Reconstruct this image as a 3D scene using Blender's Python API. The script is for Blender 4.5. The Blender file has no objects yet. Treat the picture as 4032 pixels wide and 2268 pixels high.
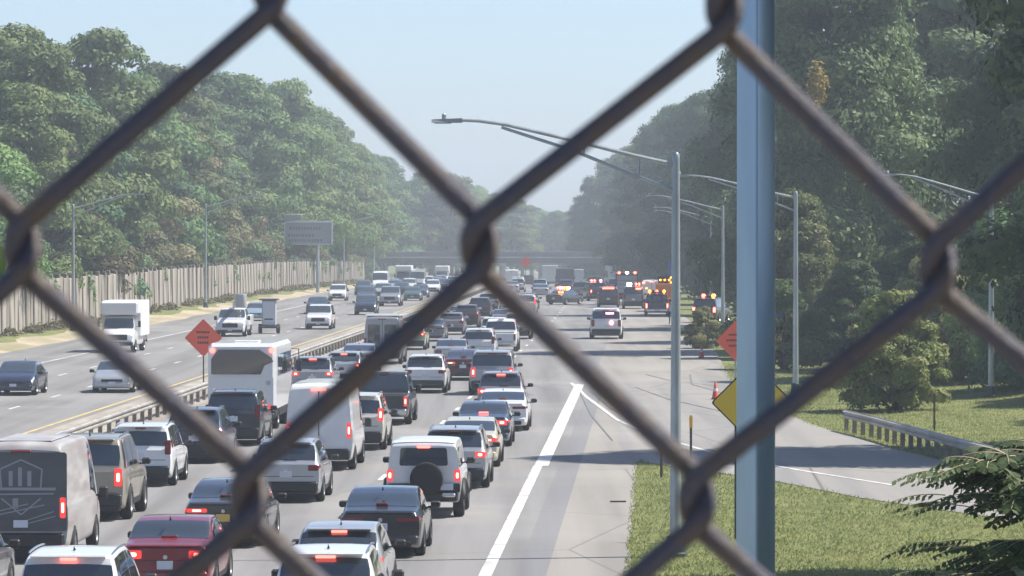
import bpy, math, random
import numpy as np
from math import sin, cos, pi, sqrt, atan2, radians
from mathutils import Vector, Matrix

# ------------------------------------------------------------------ camera, sky, sun, exposure
SC = bpy.context.scene
COL = SC.collection
EYE = 7.1                                   # height of the lens above the carriageway
cam_d = bpy.data.cameras.new('camera'); cam_d.lens = 155.8; cam_d.sensor_width = 36.0
cam_d.clip_start = 0.05; cam_d.clip_end = 9000.0
cam_d.dof.use_dof = True; cam_d.dof.focus_distance = 160.0; cam_d.dof.aperture_fstop = 105.0
cam = bpy.data.objects.new('camera', cam_d); COL.objects.link(cam)
cam.location = (0, 0, EYE); cam.rotation_euler = (radians(90 - .7426), 0, 0)
SC.camera = cam

SUN_EL, SUN_AZ = 54.0, 78.0                 # azimuth clockwise from +Y (the view direction): from the right
world = bpy.data.worlds.new('World'); SC.world = world; world.use_nodes = True
wn = world.node_tree.nodes; wl = world.node_tree.links
sky = wn.new('ShaderNodeTexSky'); sky.sky_type = 'NISHITA'; sky.sun_disc = False
sky.sun_elevation = radians(SUN_EL); sky.sun_rotation = radians(SUN_AZ)
sky.altitude = 100; sky.air_density = 0.7; sky.dust_density = 0.9; sky.ozone_density = 3.6
wn['Background'].inputs['Strength'].default_value = 0.088
wl.new(sky.outputs[0], wn['Background'].inputs['Color'])

sun_d = bpy.data.lights.new('sun', 'SUN'); sun_d.energy = 3.9; sun_d.angle = radians(0.55); sun_d.color = (1.0, .945, .86)
sun = bpy.data.objects.new('sun', sun_d); COL.objects.link(sun)
sv = Vector((sin(radians(SUN_AZ)) * cos(radians(SUN_EL)), cos(radians(SUN_AZ)) * cos(radians(SUN_EL)), sin(radians(SUN_EL))))
sun.rotation_euler = sv.to_track_quat('Z', 'Y').to_euler(); sun.location = (60, 10, 60)

SC.view_settings.view_transform = 'Standard'; SC.view_settings.look = 'None'
SC.view_settings.exposure = 1.06; SC.view_settings.gamma = 1.0; SC.view_settings.use_curve_mapping = False
SC.render.engine = 'CYCLES'
SC.cycles.use_denoising = True; SC.cycles.max_bounces = 6; SC.cycles.diffuse_bounces = 3; SC.cycles.glossy_bounces = 3
SC.cycles.transmission_bounces = 2; SC.cycles.volume_bounces = 0; SC.cycles.caustics_reflective = False; SC.cycles.caustics_refractive = False
SC.cycles.sample_clamp_indirect = 6.0

RNG = random.Random(11)

KY = 2.0236                                 # metres along the road per station unit d
# ------------------------------------------------------------------ the place: a motorway frame (d along, s across from the right edge line)
def edge_x(d):
    x = -0.555 + .0638 * (d - 45)
    if d > 150:
        e = min(d, 420.0) - 150
        x -= 1.4e-4 * e * e
        if d > 420: x -= 1.4e-4 * 2 * 270 * (d - 420) * (0.6)
    return x
def road_z(d):
    if d < 180: return 0.0
    if d < 450: return -5.7e-5 * (d - 180) ** 2
    return -4.155 - 4.6 * (1 - math.exp(-(d - 450) / 150.0))
def heading(d):
    return math.atan((edge_x(d + 1) - edge_x(d - 1)) / 2 / KY)
def at(d, s, z=0.0):
    return Vector((edge_x(d) + s, d * KY, road_z(d) + z))

# ------------------------------------------------------------------ materials
MATS = {}
def nodes_of(name):
    m = bpy.data.materials.new(name); m.use_nodes = True
    return m, m.node_tree.nodes, m.node_tree.links, m.node_tree.nodes['Principled BSDF']
def setp(b, **k):
    for n, v in k.items(): b.inputs[n.replace('_', ' ')].default_value = v
def rgb(c): return (c[0], c[1], c[2], 1.0)
def simple(name, col, rough=.6, metal=0.0, coat=0.0, spec=.5, emit=None, estr=0.0):
    m, n, l, b = nodes_of(name)
    setp(b, Base_Color=rgb(col), Roughness=rough, Metallic=metal)
    b.inputs['Coat Weight'].default_value = coat; b.inputs['Coat Roughness'].default_value = .06
    b.inputs['Specular IOR Level'].default_value = spec
    if emit: b.inputs['Emission Color'].default_value = rgb(emit); b.inputs['Emission Strength'].default_value = estr
    MATS[name] = m; return m
def mottled(name, c1, c2, scale=3.0, rough=.85, detail=6.0, c3=None, scale3=.25, bump=0.0, bscale=40.0, stretch=(1, 1, 1), metal=0.0, fac=(.35, .65), coords='Object', spec=.4):
    m, n, l, b = nodes_of(name)
    tc = n.new('ShaderNodeTexCoord'); mp = n.new('ShaderNodeMapping'); mp.inputs['Scale'].default_value = stretch
    l.new(tc.outputs[coords], mp.inputs[0])
    nz = n.new('ShaderNodeTexNoise'); nz.inputs['Scale'].default_value = scale; nz.inputs['Detail'].default_value = detail
    l.new(mp.outputs[0], nz.inputs['Vector'])
    cr = n.new('ShaderNodeValToRGB'); cr.color_ramp.elements[0].position = fac[0]; cr.color_ramp.elements[1].position = fac[1]
    cr.color_ramp.elements[0].color = rgb(c1); cr.color_ramp.elements[1].color = rgb(c2)
    l.new(nz.outputs['Fac'], cr.inputs[0]); out = cr.outputs[0]
    if c3:
        n3 = n.new('ShaderNodeTexNoise'); n3.inputs['Scale'].default_value = scale3; n3.inputs['Detail'].default_value = 4
        l.new(mp.outputs[0], n3.inputs['Vector'])
        r3 = n.new('ShaderNodeValToRGB'); r3.color_ramp.elements[0].position = .42; r3.color_ramp.elements[1].position = .64
        l.new(n3.outputs['Fac'], r3.inputs[0])
        mx = n.new('ShaderNodeMix'); mx.data_type = 'RGBA'
        l.new(r3.outputs[0], mx.inputs[0]); l.new(out, mx.inputs[6]); mx.inputs[7].default_value = rgb(c3); out = mx.outputs[2]
    l.new(out, b.inputs['Base Color'])
    setp(b, Roughness=rough, Metallic=metal); b.inputs['Specular IOR Level'].default_value = spec
    if bump:
        nb = n.new('ShaderNodeTexNoise'); nb.inputs['Scale'].default_value = bscale; nb.inputs['Detail'].default_value = 4
        l.new(mp.outputs[0], nb.inputs['Vector'])
        bp = n.new('ShaderNodeBump'); bp.inputs['Strength'].default_value = bump; bp.inputs['Distance'].default_value = .02
        l.new(nb.outputs['Fac'], bp.inputs['Height']); l.new(bp.outputs[0], b.inputs['Normal'])
    MATS[name] = m; return m

def road_mat(name, base, dark, light, tar=.35, joints=0.0):
    """worn pavement: aggregate grain, long wheel-path streaks, patches, sealed cracks"""
    m, n, l, b = nodes_of(name)
    tc = n.new('ShaderNodeTexCoord')
    def noise(scale, stretch, det=5):
        mp = n.new('ShaderNodeMapping'); mp.inputs['Scale'].default_value = stretch
        mp.inputs['Rotation'].default_value = (0, 0, radians(1.8))
        l.new(tc.outputs['Object'], mp.inputs[0])
        z = n.new('ShaderNodeTexNoise'); z.inputs['Scale'].default_value = scale; z.inputs['Detail'].default_value = det
        l.new(mp.outputs[0], z.inputs['Vector']); return z.outputs['Fac']
    def ramp(f, a, bb):
        r = n.new('ShaderNodeValToRGB'); r.color_ramp.elements[0].position = a; r.color_ramp.elements[1].position = bb
        l.new(f, r.inputs[0]); return r.outputs[0]
    def mix(f, a, c):
        x = n.new('ShaderNodeMix'); x.data_type = 'RGBA'
        l.new(f, x.inputs[0])
        if isinstance(a, tuple): x.inputs[6].default_value = rgb(a)
        else: l.new(a, x.inputs[6])
        x.inputs[7].default_value = rgb(c); return x.outputs[2]
    o = mix(ramp(noise(1.0, (.9, .016, 1)), .40, .62), base, dark)           # wheel paths
    o = mix(ramp(noise(.12, (1, .5, 1)), .5, .75), o, light)                # big worn areas
    o = mix(ramp(noise(14, (1, 1, 1), 8), .55, .8), o, dark)                # grain
    vo = n.new('ShaderNodeTexVoronoi'); vo.feature = 'DISTANCE_TO_EDGE'; vo.inputs['Scale'].default_value = .11
    mp = n.new('ShaderNodeMapping'); mp.inputs['Scale'].default_value = (1.0, .55, 1)
    l.new(tc.outputs['Object'], mp.inputs[0])
    wz = n.new('ShaderNodeTexNoise'); wz.inputs['Scale'].default_value = .6; l.new(mp.outputs[0], wz.inputs['Vector'])
    mxv = n.new('ShaderNodeMix'); mxv.data_type = 'VECTOR'; mxv.inputs[0].default_value = .35
    l.new(mp.outputs[0], mxv.inputs[4]); l.new(wz.outputs['Color'], mxv.inputs[5])
    l.new(mp.outputs[0], vo.inputs['Vector'])
    r = n.new('ShaderNodeValToRGB'); r.color_ramp.elements[0].position = .0; r.color_ramp.elements[1].position = .0045
    r.color_ramp.elements[0].color = (tar, tar, tar, 1); r.color_ramp.elements[1].color = (0, 0, 0, 1)
    l.new(vo.outputs['Distance'], r.inputs[0])
    o = mix(r.outputs[0], o, tuple(v * .35 for v in dark))
    l.new(o, b.inputs['Base Color']); setp(b, Roughness=.88); b.inputs['Specular IOR Level'].default_value = .3
    MATS[name] = m; return m

road_mat('asphalt', (.228, .223, .218), (.165, .161, .158), (.285, .278, .266))
road_mat('asphalt_left', (.225, .220, .213), (.168, .163, .158), (.275, .266, .252))
road_mat('concrete_shoulder', (.275, .258, .232), (.215, .202, .184), (.32, .302, .272), tar=.6)
road_mat('ramp_paving', (.265, .252, .232), (.21, .205, .2), (.32, .31, .29), tar=.8)
road_mat('strip_asphalt', (.2, .2, .205), (.16, .16, .165), (.235, .23, .225))
mottled('median_paving', (.30, .265, .215), (.40, .36, .30), 2.2, c3=(.25, .215, .18), scale3=.5, stretch=(1, .15, 1))
mottled('dry_verge', (.36, .29, .195), (.46, .385, .28), .9, c3=(.24, .22, .12), scale3=.22, stretch=(1, .5, 1))
mottled('road_white', (.60, .60, .58), (.72, .72, .70), 6.0, rough=.7, c3=(.40, .395, .38), scale3=1.1)
mottled('road_yellow', (.55, .40, .13), (.62, .47, .19), 6.0, rough=.7, c3=(.42, .33, .17), scale3=1.2)

def ground_mat():
    m, n, l, b = nodes_of('grass_ground')
    tc = n.new('ShaderNodeTexCoord')
    def noise(s, det=6, st=(1, 1, 1)):
        mp = n.new('ShaderNodeMapping'); mp.inputs['Scale'].default_value = st; l.new(tc.outputs['Object'], mp.inputs[0])
        z = n.new('ShaderNodeTexNoise'); z.inputs['Scale'].default_value = s; z.inputs['Detail'].default_value = det
        l.new(mp.outputs[0], z.inputs['Vector']); return z.outputs['Fac']
    r = n.new('ShaderNodeValToRGB'); e = r.color_ramp.elements
    e[0].position = .3; e[0].color = (.085, .118, .036, 1); e[1].position = .7; e[1].color = (.20, .205, .075, 1)
    x = e.new(.5); x.color = (.14, .165, .052, 1)
    l.new(noise(.55, 8), r.inputs[0])
    r2 = n.new('ShaderNodeValToRGB'); r2.color_ramp.elements[0].position = .45; r2.color_ramp.elements[1].position = .75
    l.new(noise(5, 8), r2.inputs[0])
    mx = n.new('ShaderNodeMix'); mx.data_type = 'RGBA'; l.new(r2.outputs[0], mx.inputs[0]); l.new(r.outputs[0], mx.inputs[6]); mx.inputs[7].default_value = (.25, .225, .11, 1)
    l.new(mx.outputs[2], b.inputs['Base Color']); setp(b, Roughness=.95); b.inputs['Specular IOR Level'].default_value = .15
    MATS['grass_ground'] = m
ground_mat()

def leaf_mat(name, a, c, trans=.35, hue=.06, scale=.35):
    m, n, l, b = nodes_of(name)
    tc = n.new('ShaderNodeTexCoord'); nz = n.new('ShaderNodeTexNoise'); nz.inputs['Scale'].default_value = scale; nz.inputs['Detail'].default_value = 5
    l.new(tc.outputs['Object'], nz.inputs['Vector'])
    r = n.new('ShaderNodeValToRGB'); r.color_ramp.elements[0].position = .36; r.color_ramp.elements[1].position = .66
    r.color_ramp.elements[0].color = rgb(a); r.color_ramp.elements[1].color = rgb(c); l.new(nz.outputs['Fac'], r.inputs[0])
    oi = n.new('ShaderNodeObjectInfo'); mr = n.new('ShaderNodeMapRange'); mr.inputs[3].default_value = .66; mr.inputs[4].default_value = 1.42
    l.new(oi.outputs['Random'], mr.inputs[0])
    hs = n.new('ShaderNodeHueSaturation'); l.new(r.outputs[0], hs.inputs['Color']); l.new(mr.outputs[0], hs.inputs['Value'])
    mh = n.new('ShaderNodeMapRange'); mh.inputs[3].default_value = .5 - hue / 2; mh.inputs[4].default_value = .5 + hue / 2
    ml = n.new('ShaderNodeMath'); ml.operation = 'FRACT'; m2 = n.new('ShaderNodeMath'); m2.operation = 'MULTIPLY'; m2.inputs[1].default_value = 7.31
    l.new(oi.outputs['Random'], m2.inputs[0]); l.new(m2.outputs[0], ml.inputs[0]); l.new(ml.outputs[0], mh.inputs[0]); l.new(mh.outputs[0], hs.inputs['Hue'])
    l.new(hs.outputs[0], b.inputs['Base Color']); setp(b, Roughness=.6); b.inputs['Specular IOR Level'].default_value = .25
    t = n.new('ShaderNodeBsdfTranslucent'); l.new(hs.outputs[0], t.inputs['Color'])
    ms = n.new('ShaderNodeMixShader'); ms.inputs[0].default_value = trans
    l.new(b.outputs[0], ms.inputs[1]); l.new(t.outputs[0], ms.inputs[2]); l.new(ms.outputs[0], n['Material Output'].inputs['Surface'])
    MATS[name] = m
leaf_mat('leaf_maple', (.092, .16, .046), (.18, .245, .08), trans=.22)
leaf_mat('leaf_olive', (.13, .138, .052), (.235, .212, .095), trans=.22)
leaf_mat('leaf_deep', (.055, .108, .044), (.11, .168, .065), trans=.22)
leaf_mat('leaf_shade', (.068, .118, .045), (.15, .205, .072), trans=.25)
leaf_mat('leaf_gold', (.24, .18, .05), (.36, .26, .075), hue=.02)
leaf_mat('leaf_bright', (.14, .19, .045), (.22, .26, .08), hue=.03)
leaf_mat('leaf_near', (.075, .135, .06), (.14, .20, .085), trans=.4, scale=2.0)
leaf_mat('leaf_sunny', (.105, .155, .045), (.20, .235, .085), trans=.3)  # lighter green puts the sunlit look of the shrubs into the leaf colour
leaf_mat('grass_blade', (.15, .18, .06), (.25, .245, .10), trans=.45, scale=.5)
mottled('bark', (.055, .045, .036), (.12, .10, .08), 4.0, rough=.95, bump=.5, bscale=18, stretch=(2, 2, .4))

mottled('wire_coat', (.058, .056, .075), (.082, .077, .095), 900, rough=.5, c3=(.10, .077, .064), scale3=130, bump=.3, bscale=1500)
mottled('galvanised', (.36, .40, .42), (.46, .50, .52), 5.0, rough=.42, metal=.55, c3=(.33, .36, .38), scale3=1.5, stretch=(1, 1, .3))
mottled('pole_steel', (.36, .46, .62), (.41, .52, .67), 6.0, rough=.30, metal=.65, c3=(.32, .41, .56), scale3=1.2, stretch=(1, 1, .2))
mottled('rail_steel', (.42, .41, .38), (.55, .54, .50), 3.0, rough=.5, metal=.35, c3=(.36, .33, .29), scale3=.8)
mottled('rail_post', (.20, .17, .14), (.30, .26, .22), 5.0, rough=.8)
mottled('wall_panel_a', (.25, .215, .18), (.34, .30, .25), 1.6, rough=.9, c3=(.19, .175, .15), scale3=.7, stretch=(1, 1, .35))
mottled('wall_panel_b', (.33, .295, .25), (.42, .38, .325), 1.6, rough=.9, c3=(.25, .225, .195), scale3=.7, stretch=(1, 1, .35))
mottled('wall_post', (.17, .15, .125), (.24, .215, .18), 2.0, rough=.9, stretch=(1, 1, .35))
mottled('bridge_girder', (.10, .10, .115), (.15, .15, .165), .6, rough=.7)
mottled('bridge_concrete', (.36, .355, .34), (.46, .45, .43), .5, rough=.9, c3=(.28, .275, .26), scale3=.2)
simple('sign_orange', (.86, .125, .062), .5); simple('sign_yellow', (.86, .58, .06), .45); simple('sign_black', (.02, .02, .02), .6)
simple('sign_back', (.34, .36, .38), .5, .4); simple('sign_blue', (.06, .11, .42), .5); simple('sign_white', (.7, .7, .7), .6)
simple('cone_orange', (.68, .09, .03), .6); simple('post_dark', (.05, .07, .07), .6, .3); simple('post_yellow', (.75, .40, .04), .55)
simple('rust_post', (.12, .075, .05), .85)

# vehicles
def paint(name, col, metal=0.0, rough=.32):
    m, n, l, b = nodes_of(name)
    tc = n.new('ShaderNodeTexCoord'); nz = n.new('ShaderNodeTexNoise'); nz.inputs['Scale'].default_value = 2.2; nz.inputs['Detail'].default_value = 5
    l.new(tc.outputs['Object'], nz.inputs['Vector'])
    r = n.new('ShaderNodeValToRGB'); r.color_ramp.elements[0].position = .35; r.color_ramp.elements[1].position = .75
    r.color_ramp.elements[0].color = rgb(col); r.color_ramp.elements[1].color = rgb([c * .86 + .016 for c in col])
    l.new(nz.outputs['Fac'], r.inputs[0]); l.new(r.outputs[0], b.inputs['Base Color'])
    setp(b, Roughness=rough, Metallic=metal); b.inputs['Coat Weight'].default_value = .8; b.inputs['Coat Roughness'].default_value = .07
    MATS[name] = m
for nm, c, mt in [('white', (.74, .75, .76), 0), ('offwhite', (.62, .60, .54), 0), ('silver', (.46, .48, .50), .45), ('grey', (.17, .18, .19), .4),
                  ('lightgrey', (.34, .35, .37), .3), ('charcoal', (.045, .048, .055), .3), ('black', (.016, .017, .02), .1), ('navy', (.022, .03, .062), .25),
                  ('steelblue', (.07, .10, .15), .35), ('paleblue', (.33, .42, .49), .3), ('red', (.23, .022, .03), .2), ('maroon', (.075, .014, .018), .25),
                  ('cream', (.60, .56, .42), .1), ('teal', (.06, .12, .105), .3), ('palegreen', (.42, .50, .36), .15), ('tan', (.34, .31, .25), .3),
                  ('orange', (.62, .20, .03), 0), ('mauve', (.26, .22, .25), .3)]:
    paint('paint_' + nm, c, mt)
mottled('wrap_grey', (.060, .064, .072), (.085, .09, .10), 1.2, rough=.4, c3=(.11, .115, .125), scale3=.8, stretch=(.5, 1, 2.2))
mottled('wrap_side', (.34, .335, .33), (.44, .43, .42), 1.5, rough=.4, c3=(.30, .27, .265), scale3=1.2, stretch=(1, .4, 2.6))
simple('emblem_grey', (.28, .30, .33), .5)
m, n, l, b = nodes_of('car_glass'); setp(b, Base_Color=(.026, .034, .042, 1), Roughness=.04); b.inputs['Specular IOR Level'].default_value = 1.0; b.inputs['Coat Weight'].default_value = 1.0; b.inputs['Coat Roughness'].default_value = .02; MATS['car_glass'] = m
simple('windscreen', (.040, .054, .062), .04, spec=1.0, coat=1.0)
simple('trim_black', (.018, .018, .02), .55); simple('tyre', (.02, .02, .021), .85); simple('rim_alloy', (.42, .43, .45), .3, .7)
simple('rim_dark', (.05, .05, .055), .4, .6); simple('plate_white', (.58, .63, .70), .5); simple('plate_gold', (.62, .44, .10), .5)
simple('chrome', (.6, .62, .64), .2, .9)
simple('tail_off', (.20, .012, .012), .25, coat=.6)
simple('tail_on', (.45, .02, .02), .3, coat=.5, emit=(1, .05, .04), estr=.55)
simple('lamp_core', (.9, .3, .25), .4, emit=(1, .22, .16), estr=4.5)
simple('brake_on', (.6, .04, .04), .4, emit=(1, .14, .11), estr=2.2)
simple('lamp_red_hot', (.8, .3, .25), .4, emit=(1, .075, .045), estr=6)
simple('lamp_pink', (.8, .4, .5), .4, emit=(1, .22, .36), estr=5)
simple('lamp_amber', (.9, .5, .1), .4, emit=(1, .24, .02), estr=6.5)
simple('lamp_white', (.9, .9, .95), .4, emit=(.9, .93, 1), estr=9)
simple('headlight', (.62, .64, .66), .12, .3, coat=1.0)
simple('box_white', (.72, .73, .72), .45, coat=.2); simple('box_grey', (.40, .42, .45), .5); simple('box_dark', (.09, .085, .10), .5)
simple('shirt_blue', (.36, .44, .56), .9); simple('trousers', (.03, .032, .045), .9); simple('skin', (.42, .25, .18), .6); simple('hair', (.03, .022, .016), .8)
simple('lens_smoke', (.22, .23, .24), .2, .2)

# ------------------------------------------------------------------ mesh helpers
def tag(o, label=None, cat=None, group=None, kind=None):
    if label: o['label'] = label
    if cat: o['category'] = cat
    if group: o['group'] = group
    if kind: o['kind'] = kind
    return o
def empty(name, loc=(0, 0, 0), rz=0.0, scale=None):
    o = bpy.data.objects.new(name, None); COL.objects.link(o); o.location = loc; o.rotation_euler = (0, 0, rz)
    o.empty_display_size = .3
    if scale: o.scale = scale
    return o
def link(name, me, parent=None, mat=None):
    o = bpy.data.objects.new(name, me); COL.objects.link(o)
    if parent: o.parent = parent
    if mat is not None:
        if len(me.materials) == 0: me.materials.append(MATS[mat])
        elif me.materials[0] != MATS[mat]:
            o.material_slots[0].link = 'OBJECT'; o.material_slots[0].material = MATS[mat]
    return o
class MB:
    """collects vertices and faces of one mesh"""
    def __init__(s): s.v = []; s.f = []
    def add(s, vs, fs):
        k = len(s.v); s.v += [tuple(p) for p in vs]; s.f += [tuple(i + k for i in f) for f in fs]; return s
    def box(s, c, size, ch=0.0, rot=None):
        x, y, z = [q / 2 for q in size]; ch = min(ch, x * .9, y * .9, z * .9)
        if ch <= 0:
            vs = [(sx * x, sy * y, sz * z) for sx in (-1, 1) for sy in (-1, 1) for sz in (-1, 1)]
            fs = [(0, 1, 3, 2), (4, 6, 7, 5), (0, 4, 5, 1), (2, 3, 7, 6), (0, 2, 6, 4), (1, 5, 7, 3)]
        else:
            vs = []; idx = {}
            for sx in (-1, 1):
                for sy in (-1, 1):
                    for sz in (-1, 1):
                        for a in range(3):
                            p = [sx * (x - ch), sy * (y - ch), sz * (z - ch)]; p[a] = (sx * x, sy * y, sz * z)[a]
                            idx[(sx, sy, sz, a)] = len(vs); vs.append(tuple(p))
            I = idx; fs = []
            for a in range(3):
                b_, c_ = (a + 1) % 3, (a + 2) % 3
                for sg in (-1, 1):
                    q = []
                    for (u, w) in ((-1, -1), (1, -1), (1, 1), (-1, 1)):
                        t = [0, 0, 0]; t[a] = sg; t[b_] = u; t[c_] = w; q.append(I[(t[0], t[1], t[2], a)])
                    fs.append(tuple(q if sg > 0 else q[::-1]))
                for u in (-1, 1):
                    for w in (-1, 1):
                        t0 = [0, 0, 0]; t0[a] = -1; t0[b_] = u; t0[c_] = w; t1 = list(t0); t1[a] = 1
                        q = [I[(*t0, b_)], I[(*t1, b_)], I[(*t1, c_)], I[(*t0, c_)]]
                        fs.append(tuple(q if u * w > 0 else q[::-1]))
            for sx in (-1, 1):
                for sy in (-1, 1):
                    for sz in (-1, 1):
                        q = [I[(sx, sy, sz, 0)], I[(sx, sy, sz, 1)], I[(sx, sy, sz, 2)]]
                        fs.append(tuple(q if sx * sy * sz > 0 else q[::-1]))
        if rot is not None: vs = [rot @ Vector(p) for p in vs]
        return s.add([(p[0] + c[0], p[1] + c[1], p[2] + c[2]) for p in vs], fs)
    def tube(s, pts, r, n=8, caps=True):
        pts = [Vector(p) for p in pts]; k0 = len(s.v); rr = r if isinstance(r, (list, tuple)) else [r] * len(pts)
        up = Vector((0.123, .2, 1)).normalized()
        for i, p in enumerate(pts):
            t = (pts[min(i + 1, len(pts) - 1)] - pts[max(i - 1, 0)]).normalized()
            a = t.cross(up)
            if a.length < 1e-4: a = t.cross(Vector((1, 0, 0)))
            a.normalize(); b_ = t.cross(a).normalized()
            if i and False: pass
            for j in range(n):
                w = 2 * pi * j / n; s.v.append(tuple(p + (a * cos(w) + b_ * sin(w)) * rr[i]))
        for i in range(len(pts) - 1):
            for j in range(n):
                A = k0 + i * n + j; B = k0 + i * n + (j + 1) % n; s.f.append((A, B, B + n, A + n))
        if caps:
            s.f.append(tuple(k0 + j for j in range(n))[::-1]); e = k0 + (len(pts) - 1) * n; s.f.append(tuple(e + j for j in range(n)))
        return s
    def lathe(s, prof, c=(0, 0, 0), axis='z', n=16, closed=False):
        k0 = len(s.v)
        for (r, h) in prof:
            for j in range(n):
                w = 2 * pi * j / n
                p = (r * cos(w), r * sin(w), h) if axis == 'z' else ((h, r * cos(w), r * sin(w)) if axis == 'x' else (r * sin(w), h, r * cos(w)))
                s.v.append((p[0] + c[0], p[1] + c[1], p[2] + c[2]))
        m_ = len(prof)
        for i in range(m_ - 1 + (1 if closed else 0)):
            for j in range(n):
                a = k0 + i * n + j; b_ = k0 + i * n + (j + 1) % n; i2 = (i + 1) % m_
                s.f.append((a, b_, k0 + i2 * n + (j + 1) % n, k0 + i2 * n + j))
        if not closed:
            s.f.append(tuple(k0 + j for j in range(n))[::-1]); s.f.append(tuple(k0 + (m_ - 1) * n + j for j in range(n)))
        return s
    def prism(s, poly, y0, y1):
        """polygon in x,z extruded along y"""
        k = len(poly); vs = [(p[0], y0, p[1]) for p in poly] + [(p[0], y1, p[1]) for p in poly]
        fs = [tuple(range(k)), tuple(range(2 * k - 1, k - 1, -1))] + [(i, i + k, (i + 1) % k + k, (i + 1) % k) for i in range(k)]
        return s.add(vs, fs)
    def mesh(s, name, smooth=True, angle=40):
        me = bpy.data.meshes.new(name); me.from_pydata(s.v, [], s.f); me.update()
        if smooth:
            me.polygons.foreach_set('use_smooth', [True] * len(me.polygons))
            try: me.set_sharp_from_angle(angle=radians(angle))
            except Exception: pass
        return me
    def build(s, name, mat, parent=None, smooth=True, angle=40):
        return link(name, s.mesh(name, smooth, angle), parent, mat)
def pchip(xs, ys):
    xs = list(map(float, xs)); ys = list(map(float, ys)); n = len(xs)
    h = [xs[i + 1] - xs[i] for i in range(n - 1)]; dl = [(ys[i + 1] - ys[i]) / h[i] for i in range(n - 1)]; m_ = [0.0] * n
    for i in range(1, n - 1):
        if dl[i - 1] * dl[i] > 0:
            w1 = 2 * h[i] + h[i - 1]; w2 = h[i] + 2 * h[i - 1]; m_[i] = (w1 + w2) / (w1 / dl[i - 1] + w2 / dl[i])
    m_[0] = dl[0]; m_[-1] = dl[-1]
    def f(x):
        if x <= xs[0]: return ys[0]
        if x >= xs[-1]: return ys[-1]
        i = 0
        while x > xs[i + 1]: i += 1
        t = (x - xs[i]) / h[i]
        return (ys[i] * (1 + 2 * t) * (1 - t) ** 2 + h[i] * m_[i] * t * (1 - t) ** 2 + ys[i + 1] * t * t * (3 - 2 * t) + h[i] * m_[i + 1] * t * t * (t - 1))
    return f
def rrect(x0, x1, z0, z1, r=.04, n=3, top_in=0.0):
    """rounded rectangle outline in x,z, its top drawn in by top_in"""
    r = min(r, (x1 - x0) * .45, (z1 - z0) * .45); out = []
    for cx, cz, a0 in ((x1 - r, z0 + r, -90), (x1 - r, z1 - r, 0), (x0 + r, z1 - r, 90), (x0 + r, z0 + r, 180)):
        for i in range(n + 1):
            a = radians(a0 + 90 * i / n); x = cx + r * cos(a); z = cz + r * sin(a)
            f = (z - z0) / (z1 - z0); mid = (x0 + x1) / 2
            out.append((mid + (x - mid) * (1 - top_in * f), z))
    return out
# ------------------------------------------------------------------ ground and paving
def right_edge(d):
    """outer edge of the paving on the right: shoulder, then the joining ramp's lane"""
    return float(np.interp(d, [0, 66, 70, 80, 92, 150, 215, 300, 420], [2.95, 2.95, 3.3, 5.6, 7.2, 7.2, 5.2, 4.2, 4.0]))
RL = [(34, 30), (22.5, 42), (15.5, 49.5), (11.6, 54.6), (9.2, 58.2), (7.4, 62.2), (5.6, 64.8), (4.1, 67.0), (3.6, 72), (3.9, 80), (4.3, 88), (4.6, 96), (4.8, 104)]
RR = [(42, 38), (30, 47), (22.0, 54), (17.6, 58.6), (15.2, 62.2), (14.0, 65.2), (13.2, 68), (12.5, 71), (11.9, 74.4), (11.0, 80), (10.5, 87), (10.4, 95), (10.9, 104)]
def over_ramp(x, d, pad=0.0):
    if d > 104: return False
    l_ = np.interp(d, [p[1] for p in RL], [p[0] for p in RL]); r_ = np.interp(d, [p[1] for p in RR], [p[0] for p in RR])
    return l_ - pad < x < r_ + pad
def rise(d, s):
    """how the ground lies beside the road, relative to road level"""
    r = -0.035 if s < right_edge(d) - .5 or d > 112 else -0.012
    if s < -34.3: r += float(np.interp(-s, [34.3, 37.5, 45, 80, 200], [0, .42, .7, 2.5, 4.0]))
    if 20 < d < 112 and s > right_edge(d) + 1.2 and not over_ramp(edge_x(d) + s, d, 2.2): r += .05 * max(0, sin(s * .9 + d * .17)) + .02 * sin(d * .5 - s * .6)
    s0 = float(np.interp(d, [68, 92], [28, 11.5]))
    if s > s0: r += float(np.interp(s - s0, [0, 6, 20, 80], [0, .35, 2.2, 4.0]))
    return r
ds = sorted(set([-60, -30, 0, 15] + list(range(20, 130, 2)) + list(range(130, 460, 8)) + [480, 520, 580, 660, 800, 1000, 1300]))
ss = [-1500, -900, -400, -200, -120, -80, -60, -50, -45, -41, -38, -37, -35.5, -34.3, -30, -24, -18, -14, -9, -4, 0, 2, 3, 4, 5, 6, 7, 8, 9, 10, 11, 12, 13, 14, 15, 16, 17, 18, 20, 22, 24, 26, 28, 30, 34, 40, 50, 70, 110, 200, 400, 900, 1500]
g = MB()
for d in ds:
    for s in ss:
        w = 1.0 if abs(s) < 120 else 0.6
        bump = 0.0 if (-40 < s < 3 or d < 115) else .03 * sin(d * .31 + s * .7)
        g.v.append((edge_x(d) + s, d * KY, road_z(d) * w + rise(d, s) + bump))
k = len(ss)
for i in range(len(ds) - 1):
    for j in range(k - 1):
        a = i * k + j; g.f.append((a, a + 1, a + k + 1, a + k))
tag(g.build('ground', 'grass_ground', angle=180), kind='structure')

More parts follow.
